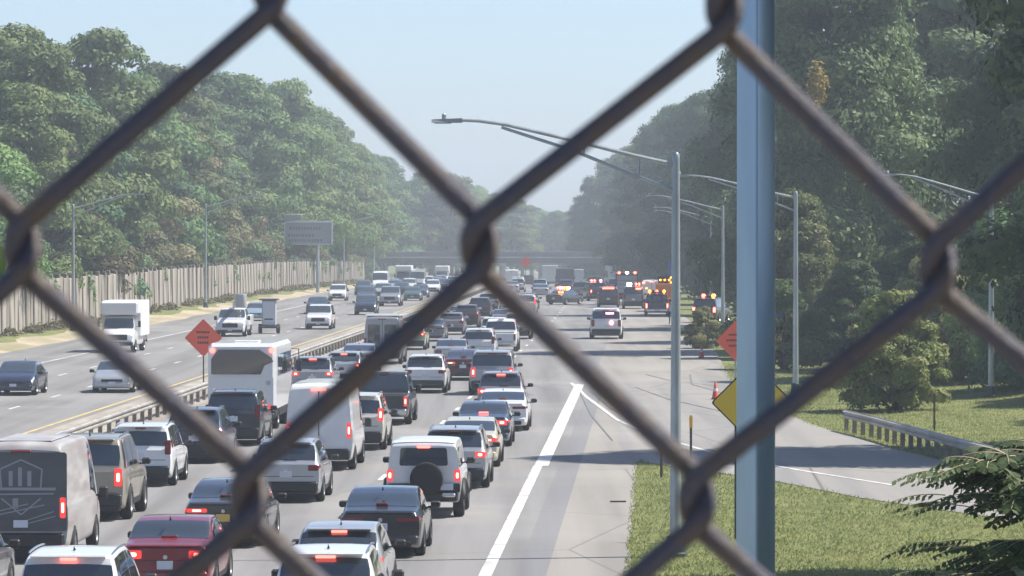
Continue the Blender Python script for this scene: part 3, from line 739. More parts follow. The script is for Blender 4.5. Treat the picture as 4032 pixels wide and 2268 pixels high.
PROTO = {}
def proto(kind):
    """list of (name, mesh, material key, parent index)"""
    if kind in PROTO: return PROTO[kind]
    P = []
    def add(name, mb, key, par=-1, angle=38, smooth=True):
        me = mb if not isinstance(mb, MB) else mb.mesh(name, smooth, angle); P.append((name, me, key, par)); return len(P) - 1
    def wheels(r, w, ys, track):
        t, rim = wheel_meshes(r, w)
        for y in ys:
            for sg in (-1, 1): 
                k = len(P); P.append(('wheel', t, 'tyre', -1, (sg * track, y, r), sg)); P.append(('rim', rim, 'rim', k, None, sg))
    S = dict(
        sedan=dict(L=4.75, W=.91, zb=.20, r=.335, ys=(.98, 3.82), top=[(0, .93), (.06, 1.0), (.5, 1.055), (.72, 1.09), (1.45, 1.40), (1.95, 1.455), (2.55, 1.45), (2.95, 1.385), (3.72, 1.0), (4.4, .84), (4.68, .68), (4.75, .55)],
                   belt=[(0, .90), (1, .93), (3, .90), (4.75, .75)], side=[((.92, 1.85), (1.38, 1.85)), ((1.92, 3.30), (1.92, 2.90))], rear=('slope', .74, 1.42, 1.75), wind=(2.98, 3.66, 1.8),
                   tail=(.46, .80, .74, .90), brake=(.80, 1.115, .16), bumper=(.30, .50), plate=(.62,), hgt=1.45),
        suv=dict(L=4.6, W=.93, zb=.24, r=.36, ys=(.88, 3.62), top=[(0, 1.04), (.06, 1.12), (.34, 1.52), (.44, 1.61), (.9, 1.66), (1.6, 1.68), (2.25, 1.66), (2.65, 1.58), (3.42, 1.12), (4.2, .98), (4.52, .80), (4.6, .64)],
                 belt=[(0, 1.04), (1, 1.04), (3, 1.0), (4.6, .85)], side=[((.42, .95), (.62, .95)), ((1.0, 1.78), (1.0, 1.78)), ((1.85, 3.02), (1.85, 2.62))], rear=('slope', .085, .375, 1.72), wind=(2.68, 3.38, 1.8),
                 tail=(.58, .85, .87, 1.03), brake=(.33, 1.575, .17), bumper=(.30, .58), plate=(.78,), rails=True, hgt=1.68),
        bigsuv=dict(L=5.1, W=1.0, zb=.27, r=.39, ys=(1.0, 4.0), top=[(0, 1.12), (.05, 1.22), (.22, 1.72), (.30, 1.84), (.7, 1.90), (2.0, 1.92), (2.6, 1.90), (2.95, 1.82), (3.6, 1.26), (4.7, 1.12), (5.03, .95), (5.1, .72)],
                    belt=[(0, 1.14), (1, 1.16), (3.3, 1.13), (5.1, .95)], side=[((.32, .98), (.42, .98)), ((1.05, 2.0), (1.05, 2.0)), ((2.08, 3.25), (2.08, 2.88))], rear=('slope', .07, .225, 1.75), wind=(2.98, 3.56, 1.8),
                    tail=(.72, .91, .80, 1.20), brake=(.22, 1.80, .2), bumper=(.34, .62), plate=(.80,), rails=True, hgt=1.92, tumble=.20),
        hatch=dict(L=4.3, W=.89, zb=.20, r=.33, ys=(.80, 3.42), top=[(0, .94), (.07, 1.04), (.42, 1.36), (.56, 1.44), (1.1, 1.50), (1.7, 1.51), (2.2, 1.48), (2.6, 1.39), (3.35, 1.0), (4.0, .86), (4.25, .70), (4.3, .56)],
                   belt=[(0, .93), (1, .94), (3, .90), (4.3, .75)], side=[((.5, .95), (.72, .95)), ((1.0, 1.75), (1.0, 1.75)), ((1.82, 2.95), (1.82, 2.55))], rear=('slope', .10, .46, 1.72), wind=(2.63, 3.3, 1.8),
                   tail=(.54, .80, .78, .98), brake=(.44, 1.395, .15), bumper=(.28, .50), plate=(.64,), hgt=1.5),
        pickup=dict(L=5.8, W=1.0, zb=.30, r=.40, ys=(1.2, 4.75), top=[(0, 1.08), (.04, 1.10), (1.72, 1.12), (1.80, 1.17), (1.95, 1.72), (2.06, 1.84), (2.4, 1.90), (3.3, 1.90), (3.7, 1.82), (4.4, 1.24), (5.4, 1.12), (5.74, .95), (5.8, .72)],
                    belt=[(0, 1.06), (1.7, 1.08), (4, 1.14), (5.8, .98)], side=[((2.05, 2.85), (2.1, 2.85)), ((2.93, 4.05), (2.93, 3.62))], rear=('slope', 1.815, 1.965, 1.7), wind=(3.74, 4.35, 1.8),
                    tail=(.80, .925, .70, 1.06), brake=(2.04, 1.87, .16), bumper=(.40, .60), plate=(.52,), bed=True, hgt=1.9, tumble=.22, bumper_mat='chrome'),
        van=dict(L=5.9, W=1.02, zb=.30, r=.36, ys=(1.05, 4.75), top=[(0, 2.44), (.06, 2.53), (.3, 2.60), (3.8, 2.60), (4.3, 2.54), (4.65, 2.38), (5.25, 1.45), (5.55, 1.22), (5.83, .95), (5.9, .70)],
                 belt=[(0, 1.30), (4, 1.28), (5.9, .95)], side=[((4.0, 5.0), (4.0, 4.55))], rear=None, wind=(4.66, 5.2, 1.8),
                 tail=(.83, .955, .98, 1.42), brake=(-.01, 2.40, .22), bumper=(.34, .66), plate=(.86,), hgt=2.6, tumble=.085, ends=(.985, .90), rear_round=.06, roof_edge=.12),
        bronco=dict(L=4.4, W=.94, zb=.36, r=.42, ys=(.78, 3.52), top=[(0, 1.80), (.05, 1.88), (.2, 1.93), (2.2, 1.93), (2.5, 1.86), (2.9, 1.30), (4.1, 1.22), (4.34, 1.10), (4.4, .80)],
                    belt=[(0, 1.22), (2.8, 1.22), (4.4, 1.08)], side=[((.14, .86), (.18, .86)), ((.94, 1.75), (.94, 1.75)), ((1.82, 2.66), (1.82, 2.42))], rear=None, wind=(2.52, 2.86, 1.8),
                    tail=(.76, .905, .92, 1.20), brake=(-.02, 1.76, .16), bumper=(.42, .66), plate=(.78,), hgt=1.93, tumble=.12, ends=(.975, .95), rear_round=.06, roof_edge=.09),
    )
    S['suv2'] = dict(S['suv'], tail=(.70, .865, .90, 1.30), W=.92, top=[(0, 1.02), (.05, 1.10), (.20, 1.50), (.27, 1.64), (.7, 1.70), (1.6, 1.73), (2.25, 1.71), (2.65, 1.62), (3.42, 1.14), (4.2, 1.0), (4.52, .82), (4.6, .64)],
                     rear=('slope', .07, .215, 1.55), brake=(.20, 1.62, .14), hgt=1.72, plate=(.86,), tumble=.24, side=[((.32, .95), (.45, .95)), ((1.0, 1.78), (1.0, 1.78)), ((1.85, 3.02), (1.85, 2.62))])
    S['sedan2'] = dict(S['sedan'], tail=(.36, .82, .80, .885), top=[(0, .95), (.05, 1.02), (.35, 1.06), (.60, 1.10), (1.35, 1.36), (1.95, 1.44), (2.5, 1.445), (2.95, 1.37), (3.72, .98), (4.4, .82), (4.68, .66), (4.75, .54)],
                       rear=('slope', .60, 1.36, 1.72), brake=(.66, 1.14, .13), plate=(.68,))
    like = {'suv2': 'suv', 'sedan2': 'sedan'}.get(kind, kind)
    if kind in S:
        c = S[kind]
        b_ = Body(c['L'], c['W'], c['zb'], c['top'], c['belt'], c['r'], c['ys'], c.get('tumble', .30), c.get('ends', (.93, .90)), c.get('rear_round', .16), roof_edge=c.get('roof_edge', .05))
        L, W = c['L'], c['W']
        body = add('body', b_.shell(), 'paint', angle=45)
        for (yb, yt) in c['side']:
            for sg in (1, -1): add('side_window', b_.patch(yb, yt, 5.12, 6.86, sg=sg), 'glass')
        if c['rear']:
            _, y0, y1, reach = c['rear']; add('rear_window', b_.across(y0, y1, reach), 'glass')
        add('windscreen', b_.across(c['wind'][0], c['wind'][1], c['wind'][2]), 'wglass')
        if kind == 'van':
            gl = []
        if kind == 'bronco':
            add('rear_window', plate(-.60, .60, 1.30, 1.74, -.012, .02, .05, .05), 'glass')
            rf = b_.across(.05, 2.5, 2.4, off=.012, mm=14); add('roof', rf, 'roof')
            sp = MB().lathe([(.10, -.26), (.34, -.27), (.405, -.24), (.415, -.16), (.40, -.06), (.2, -.02)], (.08, 0, .98), axis='y', n=26); add('spare_wheel', sp, 'tyre', angle=30)
            for sg in (-1, 1):
                fl = MB()
                for yw in c['ys']:
                    fl = MB(); arc = [(sg * (W + .03), yw + .50 * cos(a), .42 + .50 * sin(a)) for a in np.linspace(.05, pi - .05, 12)]; fl.tube(arc, .055, 6); add('fender_flare', fl, 'trim')
            add('rear_hatch_trim', plate(-.90, .90, .64, .86, -.05, .02, .04), 'trim')
            add('step_pad', MB().box((.62, -.10, .58), (.34, .12, .10), .03), 'chrome')
        # tail lamps: plate on the tail plus a wrap on the flank
        x0, x1, z0, z1 = c['tail']
        for sg in (1, -1):
            m_ = plate(min(sg * x0, sg * x1), max(sg * x0, sg * x1), z0, z1, -.022, .03, .03)
            if like in ('sedan', 'suv', 'hatch') and kind != 'suv2':
                tt = 3.9 if like == 'sedan' else 3.9; w_ = b_.patch((.0, .26), (.0, .20), tt, 4.85, off=.010, n=4, mm=3, sg=sg); m_.add(w_.v, w_.f)
            k_ = add('tail_light', m_, 'tail', smooth=False)
            xc, zc, hw, hh = sg * (x0 + x1) / 2, (z0 + z1) / 2, (x1 - x0) * .22, (z1 - z0) * .25
            add('bulb', plate(xc - hw, xc + hw, zc - hh, zc + hh, -.030, -.018, min(hw, hh) * .9), 'bulb', k_, smooth=False)
        yb_, zb_, wb_ = c['brake']; add('brake_light', MB().box((0, yb_ - .02, zb_), (wb_ * 2, .06, .05), .012), 'brake')
        z0, z1 = c['bumper']
        bm = MB().box((0, .03, (z0 + z1) / 2), (W * 1.80, .20, z1 - z0), .04); add('rear_bumper', bm, c.get('bumper_mat', 'trim') if kind == 'pickup' else 'bumper')
        if like in ('suv', 'bigsuv', 'hatch'): add('lower_valance', MB().box((0, .10, .30), (W * 1.72, .22, .16), .03), 'trim')
        zp = c['plate'][0]; xp = .0 if kind != 'bronco' else .58
        add('number_plate', plate(xp - .155, xp + .155, zp - .08, zp + .08, -.084, -.06, .01), 'plate', smooth=False)
        if like in ('sedan',): add('boot_lip', MB().box((0, .02, .985), (W * 1.55, .05, .03), .01), 'paint')
        if like in ('suv', 'bigsuv', 'hatch'):
            add('tailgate_seam', plate(-W * .78, W * .78, c['tail'][2] - .16, c['tail'][2] - .145, -.006, .01, .003), 'trim', smooth=False)
            add('spoiler', MB().box((0, c['brake'][0] - .0, c['brake'][1] + .045), (W * 1.38, .20, .035), .012), 'paint')
        if like in ('suv', 'bigsuv', 'sedan', 'hatch'):
            add('antenna_fin', MB().add([(-.02, .9, c['hgt'] - .03), (.02, .9, c['hgt'] - .03), (0, .88, c['hgt'] + .07), (-.02, 1.1, c['hgt'] - .02), (.02, 1.1, c['hgt'] - .02)], [(0, 1, 2), (0, 2, 3), (1, 4, 2), (3, 2, 4), (0, 3, 4, 1)]), 'trim')
        if c.get('rails'):
            for sg in (1, -1):
                r_ = MB().tube([tuple(b_.pt(y, 7.25) + Vector((0, 0, .045))) for y in np.linspace(.55, 2.35, 8)], .018, 6); r_.v = [(v[0] * sg, v[1], v[2]) for v in r_.v]
                add('roof_rail', r_, 'rail')
        if c.get('bed'): 
            bed = MB().box((0, .90, 1.105), (W * 1.62, 1.58, .05), .015); add('bed_shade_sheet', bed, 'trim')  # black sheet stands in for the shaded inside of the open bed
            add('tailgate_panel', plate(-.76, .76, .72, 1.02, -.018, .02, .03), 'paint', smooth=False)
        # front end
        zf = b_.T(L); y = L
        add('grille', plate(-W * .52, W * .52, .50 if kind not in ('pickup', 'bigsuv', 'bronco', 'van') else .62, b_.T(L - .12) - .10, L - .03, L + .012, .04), 'trim', smooth=False)
        add('front_bumper', MB().box((0, L - .08, .38), (W * 1.74, .22, .22), .05), 'bumper')
        add('front_plate', plate(-.15, .15, .40, .52, L + .03, L + .045, .01), 'plate', smooth=False)
        for sg in (1, -1):
            add('headlight', b_.patch((L - .42, L - .03), (L - .50, L - .06), 4.05, 5.5, off=.012, n=6, mm=3, sg=sg), 'head')
        ym = c['wind'][1] - .20; zm = b_.B(ym) + .09
        for sg in (1, -1):
            mm_ = MB().box((sg * (W + .12), ym, zm), (.22 if kind not in ('van', 'pickup') else .2, .10, .15 if kind not in ('van', 'pickup') else .28), .035); mm_.box((sg * (W - .0), ym + .02, zm - .06), (.16, .05, .04))
            add('mirror', mm_, 'mirror')
        if like in ('suv', 'sedan', 'hatch', 'bigsuv', 'pickup'):
            cuts = [c['side'][-1][0][0] - .03, c['side'][-1][0][1] - .12] + ([c['side'][-2][0][0] + (.0 if like != 'pickup' else .0)] if len(c['side']) > 1 else [])
            for sg in (1, -1):
                for yc in cuts: add('door_gap', b_.patch((yc, yc + .014), (yc, yc + .014), 2.0, 5.0, off=.003, n=1, mm=8, sg=sg), 'trim')
                add('sill_trim', b_.patch((c['ys'][0] + c['r'] * 1.2, c['ys'][1] - c['r'] * 1.2), (c['ys'][0] + c['r'] * 1.2, c['ys'][1] - c['r'] * 1.2), 1.3, 2.1, off=.006, n=8, mm=2, sg=sg), 'trim')
                for k2, yc in enumerate(cuts[:1] + cuts[2:]):
                    p_ = b_.pt(yc + .14, 4.35); add('door_handle', MB().box((sg * (p_.x + .012), yc + .16, p_.z), (.03, .18, .03), .01), 'handle')
            add('tail_badge', MB().lathe([(.045, -.012), (.045, .0)], (0, 0, c['tail'][2] + .03), axis='y', n=12), 'chrome')
            if like in ('suv', 'hatch'): add('rear_wiper', MB().box((.12, c['rear'][1] - .005, b_.T(c['rear'][1]) + .02), (.36, .025, .02), .006), 'trim')
            if like == 'sedan': add('diffuser', MB().box((0, -.02, .32), (W * 1.5, .16, .14), .03), 'trim'); add('boot_gap', plate(-W * .62, W * .62, .70, .712, -.008, .01, .003), 'trim', smooth=False)
        wheels(c['r'], .23 if kind not in ('bronco', 'pickup', 'bigsuv') else .27, c['ys'], W - .10)
        if kind == 'van':
            for sg in (1, -1): add('rear_door_panel', plate(sg * .47 - .40, sg * .47 + .40, .74, 2.30, -.012, .01, .05), 'doors', smooth=False)
            add('door_seam', plate(-.012, .012, .70, 2.36, -.014, .0, .004), 'trim', smooth=False)
            add('roof_rib', MB().box((0, 2.0, 2.605), (1.2, 3.2, .02), .008), 'paint')
    elif kind == 'van_glazed':
        P = list(proto('van')); PROTO[kind] = P
        for sg in (1, -1): add('rear_window', plate(sg * .44 - .34, sg * .44 + .34, 1.10, 2.12, -.030, -.016, .06, .06), 'glass', smooth=False)
        add('roof_cap', MB().box((0, 2.4, 2.60), (1.90, 4.6, .06), .025), 'roof')
        return P
    elif kind == 'boxtruck':
        vb = Body(6.6, 1.0, .42, [(0, 1.2), (4.2, 1.2), (4.25, 2.05), (4.5, 2.22), (5.0, 2.24), (5.3, 2.12), (5.75, 1.45), (6.2, 1.3), (6.5, 1.1), (6.6, .8)], [(0, 1.1), (4.2, 1.15), (5.6, 1.32), (6.6, 1.05)], .40, (1.2, 5.4), .14)
        add('cab', vb.shell(), 'paint', angle=45)
        add('windscreen', vb.across(5.32, 5.72, 1.8), 'wglass')
        for sg in (1, -1): add('side_window', vb.patch((4.6, 5.4), (4.6, 5.15), 5.15, 6.8, sg=sg), 'glass')
        add('cargo_box', MB().box((0, 2.1, 2.05), (2.34, 4.3, 2.20), .05), 'box')
        add('over_cab_box', MB().box((0, 4.85, 2.72), (2.28, 1.3, .84), .12), 'box')
        add('rear_door', plate(-1.02, 1.02, 1.12, 2.98, -.065, -.04, .03), 'boxdoor', smooth=False)
        for z in (1.55, 2.0, 2.45): add('door_rib', plate(-1.0, 1.0, z, z + .03, -.075, -.06, .005), 'box', smooth=False)
        add('rear_bumper', MB().box((0, .0, .62), (2.1, .14, .18), .03), 'trim')
        for sg in (1, -1):
            add('tail_light', plate(sg * .9 - .09, sg * .9 + .09, .72, .92, -.075, -.05, .02), 'tail', smooth=False)
            add('headlight', vb.patch((6.2, 6.56), (6.15, 6.5), 4.1, 5.4, off=.012, n=5, mm=3, sg=sg), 'head')
            add('mirror', MB().box((sg * 1.22, 5.55, 1.75), (.16, .08, .40), .03).box((sg * 1.1, 5.55, 1.6), (.2, .03, .03)), 'mirror')
        add('grille', plate(-.62, .62, .78, 1.12, 6.56, 6.612, .04), 'trim', smooth=False)
        add('front_bumper', MB().box((0, 6.54, .56), (1.9, .22, .24), .05), 'bumper'); add('number_plate', plate(-.16, .16, .52, .62, 6.66, 6.67, .01), 'plate', smooth=False)
        wheels(.40, .30, (1.2, 5.4), .86)
    elif kind == 'bus':
        add('body', MB().box((0, 3.3, 1.86), (2.44, 6.6, 2.46), .13), 'paint'); add('skirt', MB().box((0, 3.3, .58), (2.36, 6.4, .30), .05), 'bumper')
        add('rear_window', MB().prism([(-1.10, 1.98), (.66, 1.98), (.80, 2.30), (1.12, 2.44), (1.04, 2.58), (.62, 2.86), (-.86, 2.86), (-1.10, 2.52)], -.025, .02), 'glass', smooth=False)
        add('rear_panel', plate(-1.12, 1.12, .82, 1.90, -.018, .01, .06), 'doors', smooth=False)
        add('engine_grille', plate(.50, 1.10, .42, .74, -.03, .02, .03), 'trim', smooth=False); add('rear_bumper', MB().box((0, -.02, .50), (2.3, .16, .22), .04), 'trim')
        for sg in (1, -1):
            add('roof_lamp', MB().lathe([(.095, -.05), (.095, .0)], (sg * 1.06, 0, 2.84), axis='y', n=14), 'brake'); add('tail_light', MB().lathe([(.10, -.05), (.10, .0)], (sg * 1.02, 0, .80), axis='y', n=14), 'tail')
            sw = MB()
            for y in np.arange(.7, 5.6, 1.15): sw = MB().box((sg * 1.225, y + .5, 2.30), (.012, 1.02, .78), .005); add('side_window', sw, 'glass')
            add('mirror', MB().tube([(sg * 1.2, 6.55, 2.75), (sg * 1.48, 6.7, 2.72), (sg * 1.5, 6.7, 2.3)], .02, 6).box((sg * 1.5, 6.7, 2.1), (.20, .10, .42), .03), 'mirror')
        add('fuel_door', MB().lathe([(.09, -.03), (.09, -.017)], (.94, 0, 1.68), axis='y', n=12), 'boxdoor')
        add('roof_hatch', MB().box((0, 2.2, 3.11), (.9, .9, .09), .03), 'paint'); add('windscreen', MB().box((0, 6.60, 2.2), (2.1, .03, 1.1), .01), 'wglass')
        for sg in (1, -1): add('headlight', MB().lathe([(.13, 0), (.13, .03)], (sg * .9, 6.6, .95), axis='y', n=12), 'head')
        wheels(.44, .32, (1.3, 5.3), 1.04)
    elif kind == 'boomtruck':
        base = proto('pickup'); P = list(base); PROTO[kind] = P
        for sg in (1, -1): add('service_body', MB().box((sg * .86, .95, 1.05), (.42, 1.9, .72), .05), 'paint')
        add('turret', MB().box((.0, .9, 1.85), (.52, .52, 1.0), .05), 'box'); 
        add('boom', MB().tube([(0, .9, 2.3), (-.35, 3.6, 2.45), (-.5, 5.5, 2.55)], [.17, .15, .12], 8), 'paint'); add('bucket', MB().lathe([(.30, 0), (.36, .1), (.38, .9), (.36, .92), (.33, .9), (.30, .12)], (-.75, 5.9, 1.95), n=14), 'boxdoor')
        return P
    elif kind == 'worktruck':
        P = list(proto('boxtruck')); PROTO[kind] = P
        fr = MB().box((0, -.3, 1.1), (2.1, .5, .9), .06); add('crash_cushion', fr, 'box')
        add('arrow_board', MB().box((0, .4, 3.55), (1.9, .10, .95), .03), 'trim')
        for (x, z) in ((-.72, 3.55), (-.3, 3.55), (.12, 3.55), (.5, 3.55), (.3, 3.82), (.3, 3.28)): add('board_lamp', MB().lathe([(.085, 0), (.10, .03)], (x, .30, z), axis='y', n=10), 'amber')
        for sg in (-1, 1): add('warning_lamp', MB().lathe([(.10, 0), (.10, .14), (.05, .18)], (sg * .95, -.2, 1.56), n=10), 'amber'); add('corner_lamp', MB().lathe([(.11, 0), (.11, .05)], (sg * .78, -.60, .95), axis='y', n=10), 'redhot')
        return P
    PROTO[kind] = P
    return P

DEFKEY = dict(glass='car_glass', wglass='windscreen', trim='trim_black', tyre='tyre', rim='rim_alloy', plate='plate_white', head='headlight', chrome='chrome',
              rail='chrome', box='box_white', boxdoor='box_grey', amber='lamp_amber', redhot='lamp_red_hot', mirror='trim_black')
SKIP_FAR = {'number_plate', 'front_plate', 'antenna_fin', 'tailgate_seam', 'roof_rail', 'boot_lip', 'rim', 'lower_valance', 'door_seam', 'roof_rib', 'door_gap', 'sill_trim', 'door_handle', 'tail_badge', 'rear_wiper', 'diffuser', 'boot_gap', 'bulb'}
def vehicle(name, kind, d, s, col, label, cat, lit=2, front=False, yaw=0.0, scale=(1, 1, 1), group=None, far=False, **over):
    """d, s: place on the road of the end that faces the camera; lit 0 dark, 1 tail lamps, 2 tail and high brake lamp"""
    P = proto(kind)
    p = at(d, s); th = -heading(d) + yaw
    keys = dict(DEFKEY); keys['paint'] = 'paint_' + col; keys['bumper'] = 'paint_' + col if kind in ('sedan', 'sedan2') else 'trim_black'; keys['roof'] = 'paint_white'; keys['handle'] = 'paint_' + col; keys['doors'] = 'paint_' + col
    keys['tail'] = 'tail_on' if lit >= 1 else 'tail_off'; keys['brake'] = 'brake_on' if lit >= 2 else 'tail_off'; keys['bulb'] = 'lamp_core'
    keys.update(over)
    if front:
        Lk = {'sedan': 4.75, 'sedan2': 4.75, 'suv2': 4.6, 'suv': 4.6, 'bigsuv': 5.1, 'hatch': 4.3, 'pickup': 5.8, 'van': 5.9, 'boxtruck': 6.6, 'boomtruck': 6.3}[kind] * scale[1]
        p = at(d + Lk / KY, s); th += pi
    sl = math.atan((road_z(d + 3) - road_z(d)) / 3 / KY)
    root = empty(name, p, th, scale); root.rotation_euler = (sl if not front else -sl, 0, th)
    made = []
    for e in P:
        if far and e[0] in SKIP_FAR: made.append(None); continue
        if e[0] == 'bulb' and lit < 1: made.append(None); continue
        par = root if e[3] < 0 else made[e[3]]
        o = link(e[0], e[1], par, keys.get(e[2], e[2]) if e[2] in keys or e[2] in MATS else 'trim_black')
        if len(e) > 4:
            if e[4]: o.location = e[4]
            if e[0] == 'wheel' and e[5] < 0: o.rotation_euler = (0, 0, pi)
        made.append(o)
    tag(root, label, cat, group)
    return root
# ------------------------------------------------------------------ the stopped traffic (tails towards the camera)
Q = 'vehicles queueing away from the camera'
V = vehicle
# right lane
V('sport_utility_vehicle', 'suv', 36.6, -2.05, 'white', 'nearest white SUV with black roof rails at the bottom centre', 'car', group=Q, scale=(1, 1, 1.03))
V('hatchback', 'hatch', 41.3, -2.5, 'silver', 'silver hatchback just ahead of the nearest white SUV, red lamp lit above its window', 'car', group=Q)
V('sedan', 'sedan2', 47.4, -2.45, 'black', 'black sedan with pale blue rear window behind the SUV with spare wheel', 'car', lit=0, group=Q)
V('off_road_vehicle', 'bronco', 54.0, -2.2, 'white', 'boxy white off-road SUV with a black spare wheel on its back', 'car', group=Q, bumper='trim_black')
V('sport_utility_vehicle', 'suv', 60.1, -2.0, 'silver', 'silver white SUV directly ahead of the SUV with the spare wheel', 'car', lit=1, group=Q)
V('sedan', 'sedan2', 65.4, -2.05, 'cream', 'cream sedan showing its sunny flank two ahead of the spare wheel SUV', 'car', lit=1, group=Q)
V('sedan', 'sedan', 71.6, -2.1, 'steelblue', 'dark blue sedan with lit tail lamps in the right lane', 'car', group=Q)
V('sedan', 'sedan2', 77.3, -1.85, 'white', 'white sedan squeezed between the dark blue sedan and a maroon sided SUV', 'car', lit=0, group=Q)
V('sport_utility_vehicle', 'suv', 83.8, -2.35, 'mauve', 'mauve SUV with pale roof and pink lamp, in the right lane', 'car', group=Q)
V('sport_utility_vehicle', 'bigsuv', 94.3, -3.45, 'lightgrey', 'wide pale grey SUV with a broad rear window and one lit tail lamp', 'car', lit=1, group=Q)
# middle lane
V('sport_utility_vehicle', 'suv2', 36.4, -6.3, 'white', 'white SUV at the bottom left corner with its high brake lamp lit', 'car', group=Q)
V('sedan', 'sedan', 42.4, -6.0, 'red', 'red sedan at the bottom left, the only red car', 'car', lit=1, group=Q)
V('sedan', 'sedan2', 48.9, -6.15, 'charcoal', 'charcoal sedan with a gold number plate half behind the wire joint', 'car', lit=1, group=Q, plate='plate_gold')
V('crossover', 'suv', 57.0, -6.1, 'silver', 'silver crossover with black lower tail ahead of the gold plate sedan', 'car', lit=0, group=Q, scale=(1, 1, .97))
V('cargo_van', 'van', 64.6, -6.4, 'white', 'tall plain white cargo van with closed rear doors', 'van', group=Q)
V('sport_utility_vehicle', 'suv2', 70.6, -6.1, 'offwhite', 'white SUV half hidden just ahead of the white cargo van', 'car', lit=1, group=Q, scale=(1, 1, 1.06))
V('pickup_truck', 'pickup', 79.7, -6.4, 'black', 'black pickup truck with tall red tail lamps', 'pickup truck', lit=1, group=Q, bumper='trim_black')
V('sport_utility_vehicle', 'suv', 95.4, -6.45, 'white', 'clean white SUV with dark bumper in the middle lane', 'car', lit=0, group=Q)
V('sedan', 'sedan2', 103.5, -5.5, 'maroon', 'dark maroon sedan wedged right of the clean white SUV', 'car', lit=1, group=Q)
V('sedan', 'sedan', 113.5, -7.0, 'silver', 'silver sedan with a long pale boot ahead of the clean white SUV', 'car', lit=0, group=Q)
V('sport_utility_vehicle', 'suv2', 120.0, -6.05, 'white', 'white SUV with dark rear window just above the wide grey SUV', 'car', lit=0, group=Q)
V('pickup_truck', 'pickup', 128.0, -5.45, 'white', 'white pickup truck merging left above the wide grey SUV', 'pickup truck', lit=0, group=Q)
V('sport_utility_vehicle', 'suv', 136.8, -6.4, 'white', 'white SUV whose roof shows over the merging white pickup', 'car', lit=0, group=Q)
V('sport_utility_vehicle', 'suv2', 143.0, -5.35, 'tan', 'tan SUV showing its flank right of the queue of white cars', 'car', lit=0, group=Q)
V('sedan', 'sedan', 157.0, -7.2, 'mauve', 'mauve sedan with pale roof far up the middle lane', 'car', lit=1, group=Q)
V('sedan', 'sedan2', 170.0, -7.2, 'lightgrey', 'light grey sedan at the far head of the middle lane', 'car', lit=0, group=Q)
# left lane
V('sport_utility_vehicle', 'suv', 40.6, -9.9, 'grey', 'grey SUV cut by the left edge at the bottom corner', 'car', lit=0, group=Q)
cv = V('cargo_van', 'van', 46.6, -10.0, 'grey', 'dark grey van with a pale crest printed across its rear doors', 'van', lit=1, group=Q, paint='wrap_side', doors='wrap_grey')
em = MB()
def ebar(x0, z0, x1, z1, w): 
    v = Vector((x1 - x0, z1 - z0)); n_ = Vector((-v.y, v.x)).normalized() * w / 2
    em.prism([(x0 - n_.x, z0 - n_.y), (x1 - n_.x, z1 - n_.y), (x1 + n_.x, z1 + n_.y), (x0 + n_.x, z0 + n_.y)], -.026, -.022)
for (a, b_, c_, e_, w) in ((-.45, 2.02, 0, 2.22, .035), (0, 2.22, .45, 2.02, .035), (-.45, 2.02, -.42, 1.62, .035), (.45, 2.02, .42, 1.62, .035), (-.22, 1.98, -.22, 1.66, .085), (-.02, 2.06, -.02, 1.66, .085), (.18, 1.98, .18, 1.66, .085),
                        (-.80, 1.60, .74, 1.60, .06), (-.80, 1.48, .70, 1.50, .03), (-.42, 1.40, 0, 1.05, .03), (.42, 1.40, 0, 1.05, .03), (-.12, 1.40, -.12, 1.18, .12), (-.80, 1.05, .15, 1.28, .025), (-.80, .98, .5, 1.26, .025), (-.1, .86, .70, 1.12, .02), (.05, .84, .74, 1.02, .02)):
    ebar(a, b_, c_, e_, w)
em.build('printed_crest', 'emblem_grey', cv, smooth=False)
MB().prism(rrect(-.98, .98, .70, 2.38, .06), -.019, -.004).build('wrapped_rear', 'wrap_grey', cv, smooth=False)
V('sport_utility_vehicle', 'bigsuv', 53.4, -10.4, 'tan', 'tall tan grey SUV peeking out just right of the crest van', 'car', lit=1, group=Q, scale=(1, 1, 1.08))
V('crossover', 'suv2', 60.6, -10.75, 'white', 'white crossover with sunny flank third up the left lane', 'car', lit=0, group=Q)
V('sport_utility_vehicle', 'suv', 66.6, -10.5, 'navy', 'navy SUV mostly hidden behind the slanting wire', 'car', lit=0, group=Q)
V('sport_utility_vehicle', 'suv2', 72.0, -10.35, 'charcoal', 'charcoal SUV right below the white bus', 'car', lit=0, group=Q, scale=(1.04, 1, 1.06))
V('shuttle_bus', 'bus', 77.9, -11.15, 'white', 'white bus with a large black rear window and red corner lamps', 'bus', group=Q, doors='box_white', boxdoor='box_grey')
V('sport_utility_vehicle', 'suv', 94.0, -11.15, 'lightgrey', 'light grey SUV with red tinted roof just right of the white bus', 'car', group=Q)
V('hatchback', 'hatch', 101.0, -10.8, 'silver', 'silver hatchback with high lamp lit, right ahead of the grey SUV', 'car', group=Q)
V('sedan', 'sedan2', 109.0, -11.2, 'silver', 'silver sedan with its roof against the foot of the guardrail', 'car', lit=0, group=Q)
V('passenger_van', 'van_glazed', 116.0, -10.85, 'lightgrey', 'tall grey van with twin rear windows and a white roof', 'van', lit=0, group=Q)
V('sport_utility_vehicle', 'suv', 130.0, -10.9, 'palegreen', 'pale green car with a red lamp right of the twin window van', 'car', group=Q)
V('sedan', 'sedan2', 140.0, -10.7, 'grey', 'grey sedan hidden under the wire beyond the pale green car', 'car', lit=0, group=Q)
V('hatchback', 'hatch', 149.0, -10.2, 'mauve', 'mauve hatchback in the left lane just right of the wire', 'car', lit=0, group=Q)
V('sport_utility_vehicle', 'suv', 160.0, -10.1, 'maroon', 'maroon SUV with a bright sunny edge far up the left lane', 'car', lit=0, group=Q)
